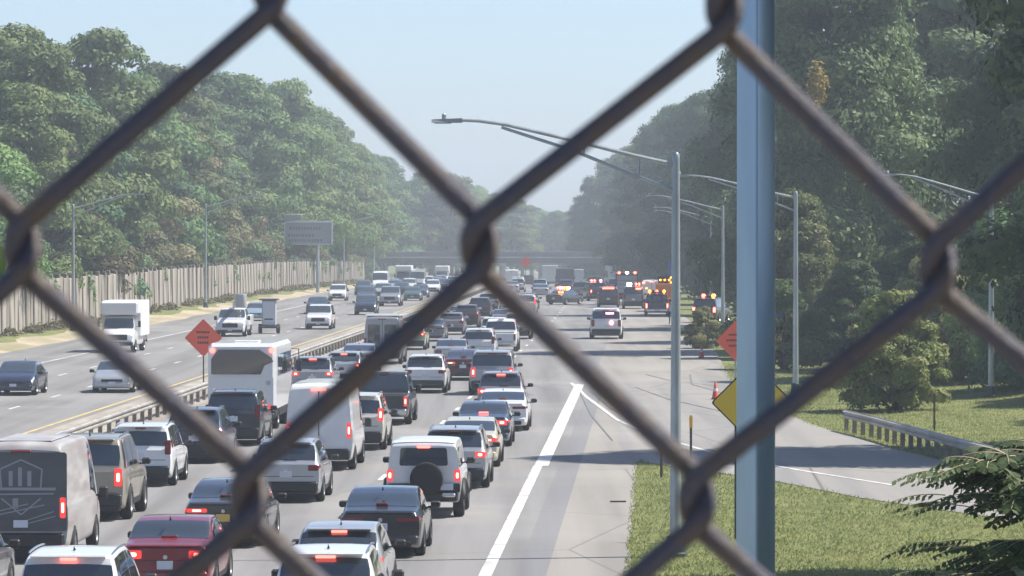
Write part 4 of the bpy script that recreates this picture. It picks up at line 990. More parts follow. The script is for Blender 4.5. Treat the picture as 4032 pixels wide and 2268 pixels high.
V('sport_utility_vehicle', 'suv2', 176.0, -10.3, 'charcoal', 'charcoal SUV far up the left lane near the wire crossing', 'car', lit=0, group=Q)
V('sport_utility_vehicle', 'suv', 190.0, -10.5, 'lightgrey', 'grey SUV with white roof at the head of the left lane', 'car', lit=0, group=Q)
for dd, s_, c_, k_, lb in ((205, -10.4, 'white', 'sedan', 'far white sedan directly right of the wire crossing'), (222, -10.6, 'silver', 'suv', 'far silver SUV under the wire crossing'), (240, -7.6, 'lightgrey', 'sedan', 'far grey sedan left of the angled police car')):
    V('sedan' if k_ == 'sedan' else 'sport_utility_vehicle', k_, dd, s_, c_, lb, 'car', lit=0, far=True, group=Q)

# ------------------------------------------------------------------ emergency and work vehicles ahead
def lightbar(root, y, z, w, cols):
    b_ = MB().box((0, y, z), (w, .28, .10), .03).build('light_bar', 'trim_black', root)
    n_ = len(cols)
    for i, c_ in enumerate(cols):
        x = -w / 2 + w * (i + .5) / n_
        MB().box((x, y - .06, z + .06), (w / n_ * .80, .30, .27), .09).build('beacon', c_, b_)
PG = 'emergency vehicles blocking the lanes'
r = V('police_vehicle', 'bigsuv', 143.0, .45, 'white', 'pale SUV alone on the open lanes with red lamps lit inside', 'car', lit=0, group=PG, scale=(1.06, 1, 1.06))
MB().box((.22, .10, 1.60), (.5, .05, .10), .02).build('window_lamp', 'lamp_pink', r); MB().lathe([(.12, -.04), (.12, .0)], (.32, -.01, 1.02), axis='y', n=12).build('tailgate_lamp', 'lamp_pink', r)
r = V('police_car', 'sedan', 211, -5.5, 'charcoal', 'dark police car parked at an angle with pink and amber beacons', 'car', lit=0, yaw=radians(-27), group=PG)
lightbar(r, 2.1, 1.54, 1.45, ['lamp_red_hot', 'lamp_pink', 'lamp_pink', 'lamp_amber', 'lamp_amber', 'lamp_white'])
for x in (.3, .62): MB().box((x, .62, 1.20), (.2, .08, .12), .02).build('window_lamp', 'lamp_amber', r)
r = V('police_vehicle', 'bigsuv', 203, -.2, 'charcoal', 'dark police SUV with a red lit rear window, left of a pair', 'car', lit=0, group=PG)
MB().box((0, .20, 1.80), (1.1, .10, .16), .03).build('window_lamp', 'lamp_red_hot', r)
r = V('police_vehicle', 'bigsuv', 199, 2.1, 'grey', 'dark police SUV with white and red roof beacons, right of a pair', 'car', lit=0, group=PG, scale=(1, 1, 1.08))
lightbar(r, 1.5, 2.0, 1.3, ['lamp_white', 'lamp_white', 'trim_black', 'lamp_red_hot', 'lamp_red_hot'])
MB().box((.45, .10, 1.70), (.5, .08, .14), .03).build('window_lamp', 'lamp_red_hot', r)
r = V('work_truck', 'worktruck', 192, 5.1, 'orange', 'orange work truck covered in amber warning lamps behind the lamp post', 'truck', lit=1, box='paint_orange', boxdoor='paint_orange', scale=(.92, 1, .78))
r = V('sport_utility_vehicle', 'bigsuv', 168.5, 7.5, 'navy', 'dark SUV parked on the verge right of the amber lit truck', 'car', lit=1, yaw=radians(-14), tail='lamp_red_hot')
lightbar(r, 1.6, 2.0, 1.2, ['lamp_red_hot', 'trim_black', 'lamp_amber'])
V('box_truck', 'boxtruck', 287, -5.3, 'charcoal', 'dark box truck directly above the angled police car', 'truck', lit=0, far=True, box='box_dark', boxdoor='box_dark', scale=(1.02, 1, .88))
V('box_truck', 'boxtruck', 322, -7.4, 'white', 'far white box truck beside the small orange sign', 'truck', lit=0, far=True, boxdoor='box_white')
V('box_truck', 'boxtruck', 345, 4.4, 'white', 'far white box truck under the right end of the bridge', 'truck', lit=0, far=True, boxdoor='box_white', yaw=radians(20))
V('cargo_van', 'van', 300, -12.6, 'white', 'far white van at the left side below the small orange sign', 'van', lit=0, far=True)
V('sport_utility_vehicle', 'suv2', 268, -11.0, 'white', 'far white SUV just left of the small orange sign', 'car', lit=0, far=True)
V('pickup_truck', 'pickup', 232, -3.1, 'grey', 'grey pickup between the angled police car and the police SUVs', 'pickup truck', lit=0, far=True)
V('sport_utility_vehicle', 'bigsuv', 252, .8, 'mauve', 'dull SUV beyond the pair of police SUVs', 'car', lit=0, far=True)
V('sport_utility_vehicle', 'suv', 262, -8.2, 'paleblue', 'far pale blue SUV under the bridge left of the dark box truck', 'car', lit=0, far=True)
V('pickup_truck', 'pickup', 272, -1.6, 'charcoal', 'far dark pickup right of the dark box truck', 'pickup truck', lit=0, far=True)

r = V('emergency_truck', 'boxtruck', 216, 1.6, 'red', 'dark red truck with roof beacons behind the pair of police SUVs', 'truck', lit=1, group=PG, box='paint_maroon', boxdoor='box_grey', scale=(.98, 1.1, .92))
lightbar(r, .3, 3.2, 2.0, ['lamp_red_hot', 'trim_black', 'lamp_white', 'trim_black', 'lamp_red_hot'])
r = V('police_vehicle', 'bigsuv', 224, -1.2, 'black', 'black police SUV with a red beacon beyond the left one of the pair', 'car', lit=1, group=PG, yaw=radians(12))
lightbar(r, 1.5, 2.0, 1.3, ['lamp_red_hot', 'lamp_red_hot', 'trim_black', 'lamp_pink'])
r = V('tow_truck', 'pickup', 181, 4.0, 'charcoal', 'dark tow truck with amber beacons left of the lamp post', 'truck', lit=1, tail='lamp_red_hot')
lightbar(r, 2.3, 1.98, 1.5, ['lamp_amber', 'trim_black', 'lamp_red_hot', 'trim_black', 'lamp_amber'])
for sg in (-1, 1): MB().tube([(sg * .5, .2, 1.1), (sg * .35, 1.5, 1.95)], .06, 8).build('hoist_arm', 'trim_black', r)
MB().box((0, 1.55, 1.98), (1.0, .12, .10), .02).build('hoist_bar', 'trim_black', r)
r = V('ambulance', 'van', 208, 3.9, 'white', 'white ambulance van with red lamps right of the police SUVs', 'van', lit=1, group=PG, tail='lamp_red_hot', brake='lamp_red_hot', scale=(1, 1, .95))
for sg in (-1, 1): MB().box((sg * .78, -.02, 2.3), (.26, .06, .18), .03).build('corner_lamp', 'lamp_red_hot', r); MB().box((sg * .5, -.02, 1.75), (.16, .05, .12), .02).build('door_lamp', 'lamp_amber', r)
r = V('police_vehicle', 'suv', 243, 2.4, 'navy', 'far police SUV with a white beacon beyond the fire engine', 'car', lit=1, group=PG, far=True)
lightbar(r, 1.5, 1.76, 1.3, ['lamp_white', 'lamp_red_hot'])
for dd, s_, c_, k_, lb in ((256, -5.0, 'charcoal', 'suv', 'far charcoal SUV in the middle lane just before the dark box truck'), (262, -11.6, 'silver', 'sedan', 'far silver sedan in the left lane below the bridge'), (276, -8.4, 'navy', 'sedan', 'far navy sedan in the middle lane below the bridge'),
                           (284, -11.4, 'white', 'suv2', 'far white SUV low in the left lane before the bridge'), (312, -11.8, 'grey', 'sedan', 'far grey sedan in the left lane under the bridge'), (300, -1.2, 'grey', 'suv', 'far grey SUV in the right lane under the bridge'), (338, -3.0, 'silver', 'van', 'far silver van in the middle under the bridge'),
                           (334, -10.6, 'maroon', 'suv', 'far maroon SUV in the left lane under the bridge'), (198, -7.4, 'steelblue', 'sedan', 'steel blue sedan close to the left of the angled police car'), (184, -7.0, 'offwhite', 'suv2', 'off white SUV leading the middle queue near the angled police car'), (164, -10.9, 'lightgrey', 'sedan2', 'light grey sedan among the far left lane cars at the wire')):
    V({'van': 'cargo_van', 'suv': 'sport_utility_vehicle', 'suv2': 'sport_utility_vehicle'}.get(k_, 'sedan'), k_, dd, s_, c_, lb, 'car', lit=1 if dd % 4 == 0 else 0, far=True, group=Q)
# ------------------------------------------------------------------ oncoming traffic (noses towards the camera)
O = 'vehicles coming towards the camera'
V('sedan', 'sedan2', 94.0, -24.0, 'navy', 'navy car at the left edge with a glinting headlamp', 'car', lit=0, front=True, group=O)
V('sedan', 'sedan', 95.6, -20.15, 'silver', 'silver sedan coming towards the camera nearest the median', 'car', lit=0, front=True, group=O, scale=(1, 1, .97))
V('box_truck', 'boxtruck', 127, -27.6, 'white', 'white box truck coming towards the camera on the far left', 'truck', lit=0, front=True, group=O, scale=(.98, 1, .95))
V('utility_truck', 'boomtruck', 146, -24.75, 'white', 'white utility truck with boom and grey bucket above the bus roof', 'truck', lit=0, front=True, group=O)
V('sedan', 'sedan2', 172, -27.6, 'paleblue', 'pale blue sedan behind the white utility truck', 'car', lit=0, front=True, group=O)
V('sport_utility_vehicle', 'bigsuv', 157, -20.5, 'white', 'white SUV with a wide dark grille, nearest in the inner lane', 'car', lit=0, front=True, group=O, scale=(.93, .95, .93))
V('sedan', 'sedan', 186, -24.9, 'navy', 'navy sedan half hidden behind the wide grille white SUV', 'car', lit=0, front=True, group=O)
V('sport_utility_vehicle', 'suv2', 224, -28.0, 'white', 'white SUV in the outer lane before the noise wall', 'car', lit=0, front=True, group=O)
V('sport_utility_vehicle', 'suv', 250, -28.2, 'charcoal', 'dark SUV following the white SUV in the outer lane', 'car', lit=0, front=True, group=O, far=True)
V('sedan', 'sedan2', 275, -26.6, 'paleblue', 'pale blue sedan right of the dark outer lane SUV', 'car', lit=0, front=True, group=O, far=True)
V('sport_utility_vehicle', 'suv', 184, -20.5, 'navy', 'navy SUV with bright headlamp corner in the inner lane', 'car', lit=0, front=True, group=O)
V('sport_utility_vehicle', 'suv2', 214, -24.0, 'steelblue', 'steel blue SUV just behind the navy inner lane SUV', 'car', lit=0, front=True, group=O)
V('cargo_van', 'van', 268, -27.9, 'white', 'white van with a tall roof in the outer oncoming lane', 'van', lit=0, front=True, group=O, far=True)
V('pickup_truck', 'pickup', 206, -20.8, 'lightgrey', 'light grey pickup with a black grille in the inner lane', 'pickup truck', lit=0, front=True, group=O, bumper='trim_black')
V('sedan', 'sedan', 225, -20.4, 'teal', 'dark green sedan following the pickup with the black grille', 'car', lit=0, front=True, group=O)
V('cargo_van', 'van', 283, -24.4, 'lightgrey', 'light grey van in the middle oncoming lane', 'van', lit=0, front=True, group=O, far=True)
V('sedan', 'sedan2', 238, -20.7, 'steelblue', 'blue sedan coming on before a white one in the inner lane', 'car', lit=0, front=True, group=O)
V('sport_utility_vehicle', 'suv', 258, -20.8, 'white', 'white SUV following the blue sedan in the inner lane', 'car', lit=0, front=True, group=O, far=True)
V('sport_utility_vehicle', 'suv2', 300, -24.2, 'white', 'far white SUV in the middle oncoming lane', 'car', lit=0, front=True, group=O, far=True)
V('sedan', 'sedan', 320, -24.0, 'paleblue', 'far pale blue sedan in the middle oncoming lane', 'car', lit=0, front=True, group=O, far=True)
V('sport_utility_vehicle', 'bigsuv', 332, -20.6, 'white', 'far white SUV nearest the wire crossing among oncoming cars', 'car', lit=0, front=True, group=O, far=True)
V('sedan', 'sedan2', 284, -20.4, 'grey', 'far grey sedan in the inner oncoming lane', 'car', lit=0, front=True, group=O, far=True)
V('box_truck', 'boxtruck', 302, -27.6, 'charcoal', 'far dark box truck with a bright sunny side panel', 'truck', lit=0, front=True, group=O, far=True, box='box_white')  # box coloured white to carry the sunlit side of a dark truck
V('box_truck', 'boxtruck', 352, -24.6, 'white', 'farthest white box truck among the oncoming traffic', 'truck', lit=0, front=True, group=O, far=True)

for dd, s_, c_, k_, lb in ((234, -24.4, 'silver', 'suv', 'silver SUV in the middle oncoming lane behind the steel blue one'), (252, -24.0, 'black', 'sedan', 'black sedan in the middle oncoming lane'), (266, -24.2, 'offwhite', 'suv2', 'cream white SUV in the middle oncoming lane near the vans'),
                           (270, -20.5, 'charcoal', 'suv', 'charcoal SUV in the inner oncoming lane'), (296, -20.4, 'silver', 'suv2', 'far silver SUV in the inner oncoming lane'), (308, -20.5, 'navy', 'sedan', 'far navy sedan in the inner oncoming lane'), (320, -20.4, 'offwhite', 'suv', 'far cream SUV in the inner oncoming lane'),
                           (346, -20.6, 'paleblue', 'sedan', 'very far pale blue sedan in the inner oncoming lane'), (360, -20.6, 'white', 'suv2', 'very far white SUV in the inner oncoming lane'), (338, -24.2, 'silver', 'suv', 'very far silver SUV in the middle oncoming lane'), (288, -28.0, 'silver', 'sedan', 'far silver sedan in the outer oncoming lane'),
                           (318, -27.8, 'white', 'van', 'far white van in the outer oncoming lane'), (336, -27.9, 'steelblue', 'suv', 'very far blue SUV in the outer oncoming lane'), (372, -24.0, 'white', 'sedan', 'very far white sedan in the middle oncoming lane')):
    V({'van': 'cargo_van', 'suv': 'sport_utility_vehicle', 'suv2': 'sport_utility_vehicle'}.get(k_, 'sedan'), k_, dd, s_, c_, lb, 'car', lit=0, front=True, far=True, group=O)
# tall equipment cabinet towed on a small trailer
ct = empty('cabinet_trailer', at(151, -22.95), -heading(151)); 
MB().box((0, 0, 1.42), (.95, .9, 1.75), .04).build('cabinet', 'box_grey', ct); MB().box((0, 0, 2.36), (1.35, 1.25, .12), .05).build('cap', 'box_dark', ct); MB().box((0, 0, .46), (1.3, 2.0, .14), .03).build('trailer_bed', 'trim_black', ct)
MB().prism(rrect(-.40, .40, .62, 2.22, .03), -.462, -.452).build('door', 'sign_frame', ct, smooth=False); MB().box((0, -.465, 1.0), (.6, .02, .10), .004).build('vent', 'trim_black', ct)
for sg in (-1, 1):
    w_ = link('wheel', wheel_meshes(.335, .23)[0], ct, 'tyre'); w_.location = (sg * .62, 0, .335)
tag(ct, 'upright grey cabinet with a dark cap on a small trailer beyond the bus roof', 'trailer')
# ------------------------------------------------------------------ a person standing by the work truck
def person(loc, rz, label):
    J = [(0, 0, .95), (0, 0, 1.15), (0, .0, 1.36), (0, .02, 1.46), (0, .03, 1.55), (0, .03, 1.68),
         (.20, 0, 1.38), (.25, .02, 1.12), (.22, .12, .92), (.21, .16, .84), (-.20, 0, 1.38), (-.26, .02, 1.13), (-.25, .10, .92), (-.245, .13, .84),
         (.09, 0, .88), (.11, .03, .50), (.12, -.01, .08), (.13, .12, .03), (-.09, 0, .88), (-.12, .0, .50), (-.14, -.03, .08), (-.15, .10, .03)]
    R_ = [.15, .145, .16, .065, .085, .095, .065, .05, .04, .035, .065, .05, .04, .035, .095, .065, .045, .045, .095, .065, .045, .045]
    E = [(0, 1), (1, 2), (2, 3), (3, 4), (4, 5), (2, 6), (6, 7), (7, 8), (8, 9), (2, 10), (10, 11), (11, 12), (12, 13), (0, 14), (14, 15), (15, 16), (16, 17), (0, 18), (18, 19), (19, 20), (20, 21)]
    me = bpy.data.meshes.new('person_skeleton'); me.from_pydata(J, E, []); o = bpy.data.objects.new('tmp', me); COL.objects.link(o)
    o.modifiers.new('skin', 'SKIN'); o.modifiers.new('sub', 'SUBSURF').levels = 1
    if not me.skin_vertices: 
        bpy.context.view_layer.objects.active = o
    for i, sv_ in enumerate(me.skin_vertices[0].data):
        sv_.radius = (R_[i], R_[i] * (.72 if i < 3 else 1)); sv_.use_root = (i == 0)
    bpy.context.view_layer.update(); dg = bpy.context.evaluated_depsgraph_get()
    nm = bpy.data.meshes.new_from_object(o.evaluated_get(dg)); bpy.data.objects.remove(o); bpy.data.meshes.remove(me)
    nm.materials.clear()
    for k_ in ('trousers', 'shirt_blue', 'skin', 'hair'): nm.materials.append(MATS[k_])
    for p in nm.polygons:
        z = p.center.z; x = abs(p.center.x); p.use_smooth = True
        p.material_index = 3 if z > 1.70 or (z > 1.6 and p.center.y < .01) else (2 if z > 1.45 or (x > .19 and z < 1.12 and z > .75) else (1 if z > .95 else 0))
    b_ = bpy.data.objects.new('person', nm); COL.objects.link(b_); b_.location = loc; b_.rotation_euler = (0, 0, rz)
    return tag(b_, label, 'person')
person((12.05, 166 * KY, 0.0), 2.6, 'person in pale blue shirt and dark trousers standing by the amber lit truck')
# ------------------------------------------------------------------ trees and other plants
def quads_mesh(name, c, u, v, mats_idx=None, mats=()):
    """c centres, u and v half axes: one leaf-like kite per row"""
    n_ = len(c); vs = np.empty((n_, 4, 3)); vs[:, 0] = c - v; vs[:, 1] = c + u * .8 - v * .1; vs[:, 2] = c + v; vs[:, 3] = c - u * .8 + v * .12
    me = bpy.data.meshes.new(name); me.vertices.add(4 * n_); me.vertices.foreach_set('co', vs.reshape(-1))
    me.loops.add(4 * n_); me.loops.foreach_set('vertex_index', np.arange(4 * n_, dtype=np.int32))
    me.polygons.add(n_); me.polygons.foreach_set('loop_start', np.arange(0, 4 * n_, 4, dtype=np.int32))
    try: me.polygons.foreach_set('loop_total', np.full(n_, 4, dtype=np.int32))
    except Exception: pass
    me.update(calc_edges=True)
    for m_ in mats: me.materials.append(MATS[m_])
    if mats_idx is not None: me.polygons.foreach_set('material_index', mats_idx.astype(np.int32))
    return me
def leaf_axes(rg, nrm, size):
    n_ = len(nrm); r = rg.normal(size=(n_, 3)); u = np.cross(nrm, r); u /= np.linalg.norm(u, axis=1)[:, None] + 1e-9; v = np.cross(nrm, u)
    return u * size[:, None] * .62, v * size[:, None]
def crown(name, seed, H, R, base, nblob, per, leaf, mat, droop=0.0, flat=1.0, lean=0.0, topw=.55):
    """crown from base to H, radius R: leaf clumps on many uneven boughs"""
    rg = np.random.default_rng(seed); cs = []; rr = []
    for i in range(nblob):
        f = rg.uniform(0, 1) ** .85; z = base + (H - base) * f
        prof = (1 - f ** 2.2 * (1 - topw * .25)) * (.62 + .38 * min(1, f / .22)); rad = R * prof * sqrt(rg.uniform(.12, 1.0)); a = rg.uniform(0, 2 * pi)
        cs.append((rad * cos(a) + lean * f * R, rad * sin(a), z)); rr.append(rg.uniform(.14, .38) * R * (1.15 - .45 * f))
    cs.append((lean * R, 0, H - .12 * R)); rr.append(.2 * R)
    C, U, W_ = [], [], []
    for c_, r in zip(cs, rr):
        k_ = int(per * (r / (.2 * R)) ** 2)
        dv = rg.normal(size=(k_, 3)); dv /= np.linalg.norm(dv, axis=1)[:, None]
        dv[:, 2] = np.where(dv[:, 2] < -.35, -dv[:, 2] * .6, dv[:, 2])
        rad = r * rg.uniform(.72, 1.10, k_)
        p = np.array(c_) + dv * rad[:, None] * np.array([1.15, 1.15, .78 * flat])
        p[:, 2] -= droop * rg.uniform(0, 1, k_) ** 2 * r
        nn_ = dv * 1.0 + rg.normal(size=(k_, 3)) * .33 + np.array([0, 0, .12]); nn_ /= np.linalg.norm(nn_, axis=1)[:, None]
        u, v = leaf_axes(rg, nn_, leaf * rg.uniform(.55, 1.35, k_)); C.append(p); U.append(u); W_.append(v)
    return quads_mesh(name, np.concatenate(C), np.concatenate(U), np.concatenate(W_), None, (mat,))
def trunk(seed, H, R, base, r0):
    rg = random.Random(seed); m_ = MB()
    pts = [(0, 0, -.4)]; x = y = 0
    for i in range(1, 7):
        x += rg.uniform(-.12, .12); y += rg.uniform(-.12, .12); pts.append((x, y, H * .82 * i / 6))
    m_.tube(pts, [r0 * 1.35] + [r0 * (1 - .145 * i) for i in range(1, 7)], 9)
    for i in range(7):
        z0 = base * .8 + (H - base) * rg.uniform(.0, .5); a = rg.uniform(0, 2 * pi); l_ = R * rg.uniform(.45, .8)
        f = z0 / (H * .82) * 6; k_ = min(5, int(f)); bp_ = Vector(pts[k_]).lerp(Vector(pts[k_ + 1]), f - k_)
        q = [bp_, bp_ + Vector((cos(a) * l_ * .5, sin(a) * l_ * .5, l_ * .38)), bp_ + Vector((cos(a) * l_, sin(a) * l_, l_ * .62))]
        m_.tube(q, [r0 * .38, r0 * .22, r0 * .08], 6)
    return m_.mesh('trunk', angle=60)
KINDS = []
for i, (H, R, base, nb, per, lf, mat) in enumerate([(20, 6.6, 3.2, 50, 380, .22, 'leaf_maple'), (18, 6.0, 2.4, 46, 380, .22, 'leaf_maple'), (22, 6.2, 4.5, 50, 380, .22, 'leaf_deep'),
                                                    (16, 5.6, 1.6, 44, 380, .21, 'leaf_olive'), (21, 7.2, 3.0, 54, 380, .23, 'leaf_maple'), (15, 5.0, 1.0, 40, 380, .20, 'leaf_deep')]):
    KINDS.append((H, R, crown('crown', 100 + i, H, R, base, nb, per, lf, mat), trunk(200 + i, H, R, base, .26 + .01 * H), mat))
def tree(name, k, p, h, rz, label, group=None, wide=1.0, mat=None, gold=None):
    H, R, cm, tm, mt = KINDS[k]; sc = h / H
    root = empty(name, p, rz, (sc * wide, sc * wide, sc))
    link('trunk', tm, root, 'bark'); c_ = link('crown', cm, root, mat or mt)
    tag(root, label, 'tree', group); return root
rt = random.Random(21)
LG = 'trees behind the noise wall'
names = ['leafy green tree in the dense belt behind the left noise wall', 'olive tinged tree in the dense belt behind the left noise wall', 'dark green tree in the dense belt behind the left noise wall']
def lname(k): return names[1] if k == 3 else (names[2] if k in (2, 5) else names[0])
# front row just behind the wall, uneven heights
d = 104.0
while d < 420:
    k = rt.choice([3, 5, 1, 3, 0, 5]); h = rt.uniform(11, 17); s = -43.0 - rt.uniform(0, 2.0)
    if k == 3: tree('leafy_tree', k, at(d, s, .3), h, rt.uniform(0, 6.28), names[1], LG + ', olive', wide=rt.uniform(.95, 1.25))
    else: tree('leafy_tree', k, at(d, s, .3), h, rt.uniform(0, 6.28), lname(k), LG + (', dark' if k in (2, 5) else ', green'), wide=rt.uniform(.95, 1.25))
    d += rt.uniform(5.5, 8.0)
# main row
d = 110.0
while d < 500:
    k = rt.choice([0, 1, 2, 4, 4, 0]); far_ = d > 285; h = rt.uniform(22.5, 26.0) if far_ else (rt.uniform(13.5, 16.5) if d < 168 else rt.uniform(18, 22.5)); s = (-41.5 if far_ else -47) - rt.uniform(0, 3)
    tree('tall_tree', k, at(d, s, .8), h, rt.uniform(0, 6.28), lname(k), LG + (', dark' if k in (2, 5) else ', green'), wide=rt.uniform(.9, 1.2))
    d += rt.uniform(7.5, 10.5)
# the tops that make the skyline
tree('tall_tree', 4, at(184, -43.0, .6), 22.6, 1.2, 'tallest tree of the left belt, its rounded crown highest against the sky', LG + ', skyline')
tree('tall_tree', 0, at(166, -43.0, .6), 20.0, 2.2, 'tree with a pointed top just left of the tallest left tree', LG + ', skyline')
tree('tall_tree', 0, at(262, -45, .8), 24.5, 4.0, 'broad tree in the middle of the left skyline under the wire', LG + ', skyline', wide=1.15)
tree('tall_tree', 1, at(285, -45, .8), 24.0, .4, 'tree on the left skyline where it starts sloping down', LG + ', skyline', wide=1.15)
tree('tall_tree', 4, at(222, -45, .8), 22.6, 5.0, 'full crowned tree right of the tallest left tree', LG + ', skyline')
tree('tall_tree', 2, at(150, -43.5, .6), 16.5, 3.1, 'dark tree at the left edge above the wire joint', LG + ', skyline')
d = 150.0
while d < 430:
    k = rt.choice([0, 4, 2, 1]); tree('tall_tree', k, at(d, -58 - rt.uniform(0, 6), 1.5), rt.uniform(14, 16) if d < 215 else rt.uniform(18, 22), rt.uniform(0, 6.28), lname(k), LG + (', dark' if k in (2, 5) else ', green'), wide=1.25); d += 12
# ivy and brush along the wall
def brush(name, seed, pts, r, per, leaf, mat, label, kind='stuff', cat='shrubs'):
    rg = np.random.default_rng(seed); C, U, W_ = [], [], []
    for (p, rad, hh) in pts:
        k_ = int(per * rad * hh); q = rg.normal(size=(k_, 3)); q /= np.linalg.norm(q, axis=1)[:, None]; q[:, 2] = np.abs(q[:, 2])
        c_ = np.array(p) + q * np.array([rad, rad * 1.6, hh]) * rg.uniform(.5, 1.08, k_)[:, None]
        nn_ = q + rg.normal(size=(k_, 3)) * .5; nn_ /= np.linalg.norm(nn_, axis=1)[:, None]
        u, v = leaf_axes(rg, nn_, leaf * rg.uniform(.6, 1.3, k_)); C.append(c_); U.append(u); W_.append(v)
    o = link(name, quads_mesh(name, np.concatenate(C), np.concatenate(U), np.concatenate(W_), None, (mat,)))
    return tag(o, label, cat, kind=kind)
pts = []
for i in range(260):
    d = rt.uniform(100, 365); pts.append((at(d, -38.0 + rt.uniform(-.2, .6), .25), rt.uniform(.5, .9), rt.uniform(.2, .75)))
brush('wall_weeds', 5, pts, 1, 330, .15, 'leaf_olive', 'low dry weeds along the foot of the noise wall')
pts = []
for i in range(46):
    d = rt.uniform(100, 365); pts.append((at(d, -38.7, rt.uniform(1.4, 3.2)), rt.uniform(.35, .6), rt.uniform(.7, 1.5)))
brush('wall_creeper', 6, pts, 1, 330, .19, 'leaf_maple', 'creeper hanging over the top of the noise wall', cat='creeper')

# right side: tall trees close to the road
RK = []
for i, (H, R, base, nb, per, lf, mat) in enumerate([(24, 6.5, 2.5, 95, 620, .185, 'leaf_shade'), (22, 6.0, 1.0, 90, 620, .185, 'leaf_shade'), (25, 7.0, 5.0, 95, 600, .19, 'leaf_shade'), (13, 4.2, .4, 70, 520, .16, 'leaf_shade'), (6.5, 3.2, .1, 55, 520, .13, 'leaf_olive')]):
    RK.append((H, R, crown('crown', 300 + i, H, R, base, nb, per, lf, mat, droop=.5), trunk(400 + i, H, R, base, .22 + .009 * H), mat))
def rtree(k, p, h, rz, label, wide=1.0, group='trees along the right side', mat=None, nm='tall_tree'):
    H, R, cm, tm, mt = RK[k]; sc = h / H; root = empty(nm, p, rz, (sc * wide, sc * wide, sc)); link('trunk', tm, root, 'bark'); link('crown', cm, root, mat or mt)
    return tag(root, label, 'tree', group)
def gz(x, y):
    return road_z(y) + rise(y, x - edge_x(y))
def R_(x, y, k, h, label, wide=1.0, mat=None, nm='tall_tree', group='trees along the right side'): return rtree(k, (x, y * KY, gz(x, y) - .1), h, rt.uniform(0, 6.28), label, wide, group, mat, nm)
R_(26.5, 104, 1, 21, 'great shady tree filling the upper right corner', 1.1)
R_(19.5, 128, 2, 25, 'tall tree right behind the big steel post with a sky gap', .95)
R_(33, 112, 0, 25, 'dark tree behind the great shady tree at the right edge', 1.2)
R_(27, 140, 0, 25, 'dark tree standing deep behind the sunny grass on the right', 1.2)
R_(19.5, 158, 0, 24, 'tree right of the middle lamps with its crown over the big post', 1.0)
R_(22, 184, 2, 24, 'tree left of the big post with sunlit upper leaves', 1.0)
R_(22.5, 212, 1, 22, 'sunlit round tree top left of the big post', 1.1)
for i, (x, y, k, h) in enumerate([(31, 165, 0, 24), (34, 200, 1, 24), (24.5, 238, 0, 23), (30, 262, 2, 24), (24.0, 268, 1, 24), (24.0, 292, 0, 25), (23.5, 318, 2, 26), (23, 345, 1, 25), (30, 360, 0, 27), (34, 300, 0, 25), (33, 232, 1, 24), (21.5, 376, 0, 24)]):
    R_(x, y, k, h, 'dark tree in the shady wall of trees beyond the right lamps', 1.1, group='dark trees in a row on the right')
for i, (x, y, k, h) in enumerate([(22, 455, 0, 27), (29, 460, 1, 28), (18.0, 470, 0, 23), (36, 465, 2, 28), (25, 490, 1, 26)]):
    R_(x, y, k, h, 'dark tree beyond the right end of the bridge', 1.15, group='dark trees beyond the bridge')
for i, (x, y, k, h) in enumerate([(15.5, 118, 4, 3.2), (23, 92, 3, 9.5), (18.8, 99, 4, 5.6), (29, 88, 3, 12)]):
    R_(x, y, k, h, ['small bush beside the blue sign in front of the dark trees', 'leafy sapling with dark foliage at the right edge behind the ramp', 'bright bush with pale leaves on the grass by the right wire joint', 'dense dark thicket filling the right edge behind the guardrail'][i], 1.25, nm='bush' if k == 4 else 'leafy_tree', group=None)
# trees outside the frame: ramp shade, and some added to darken the big post
for (x, y, k, h) in ((21.5, 70, 0, 26.5), (31, 60, 1, 22), (20, 44, 0, 26.5), (9.9, 15.4, 1, 22), (24.5, 24.5, 0, 19), (15.5, 5.5, 0, 21), (19, -4, 1, 21), (15, -11, 0, 20), (37, 82, 2, 22)):
    R_(x, y, k, h, 'tree at or past the right border that shades the ramp or the post', .78 if y == 15.4 else 1.0, group='trees shading the ramp and the post')
for i, (x, y, h) in enumerate(((20.5, 108, 6.5), (24.5, 104, 8), (28.5, 98, 8), (18.5, 118, 5.5), (17.5, 134, 6), (22.5, 122, 8), (19, 148, 6), (20.5, 168, 6.5), (21, 190, 6), (27, 112, 9))):
    R_(x, y, 3, h, 'dark undergrowth bush under the trees behind the sunny grass', 1.35, nm='bush', group='undergrowth bushes on the right')
for (x, y, k, h, lb) in ((15.1, 86, 4, 4.7, 'sunlit bush with pale yellow green leaves left of the right wire joint'), (13.9, 112, 4, 4.6, 'sunlit shrub just right of the big post before the dark trees'), (15.6, 122, 3, 9.5, 'sunlit sapling with light leaves behind the pale street lamp'), (21.8, 97, 4, 5.2, 'sunlit shrub below the right wire joint')):
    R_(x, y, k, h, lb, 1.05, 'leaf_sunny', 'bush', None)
# clipped shrub by the cone
R_(11.6, 132, 4, 2.6, 'low round shrub below the orange sign beside the ramp', 1.1, nm='bush', group=None)
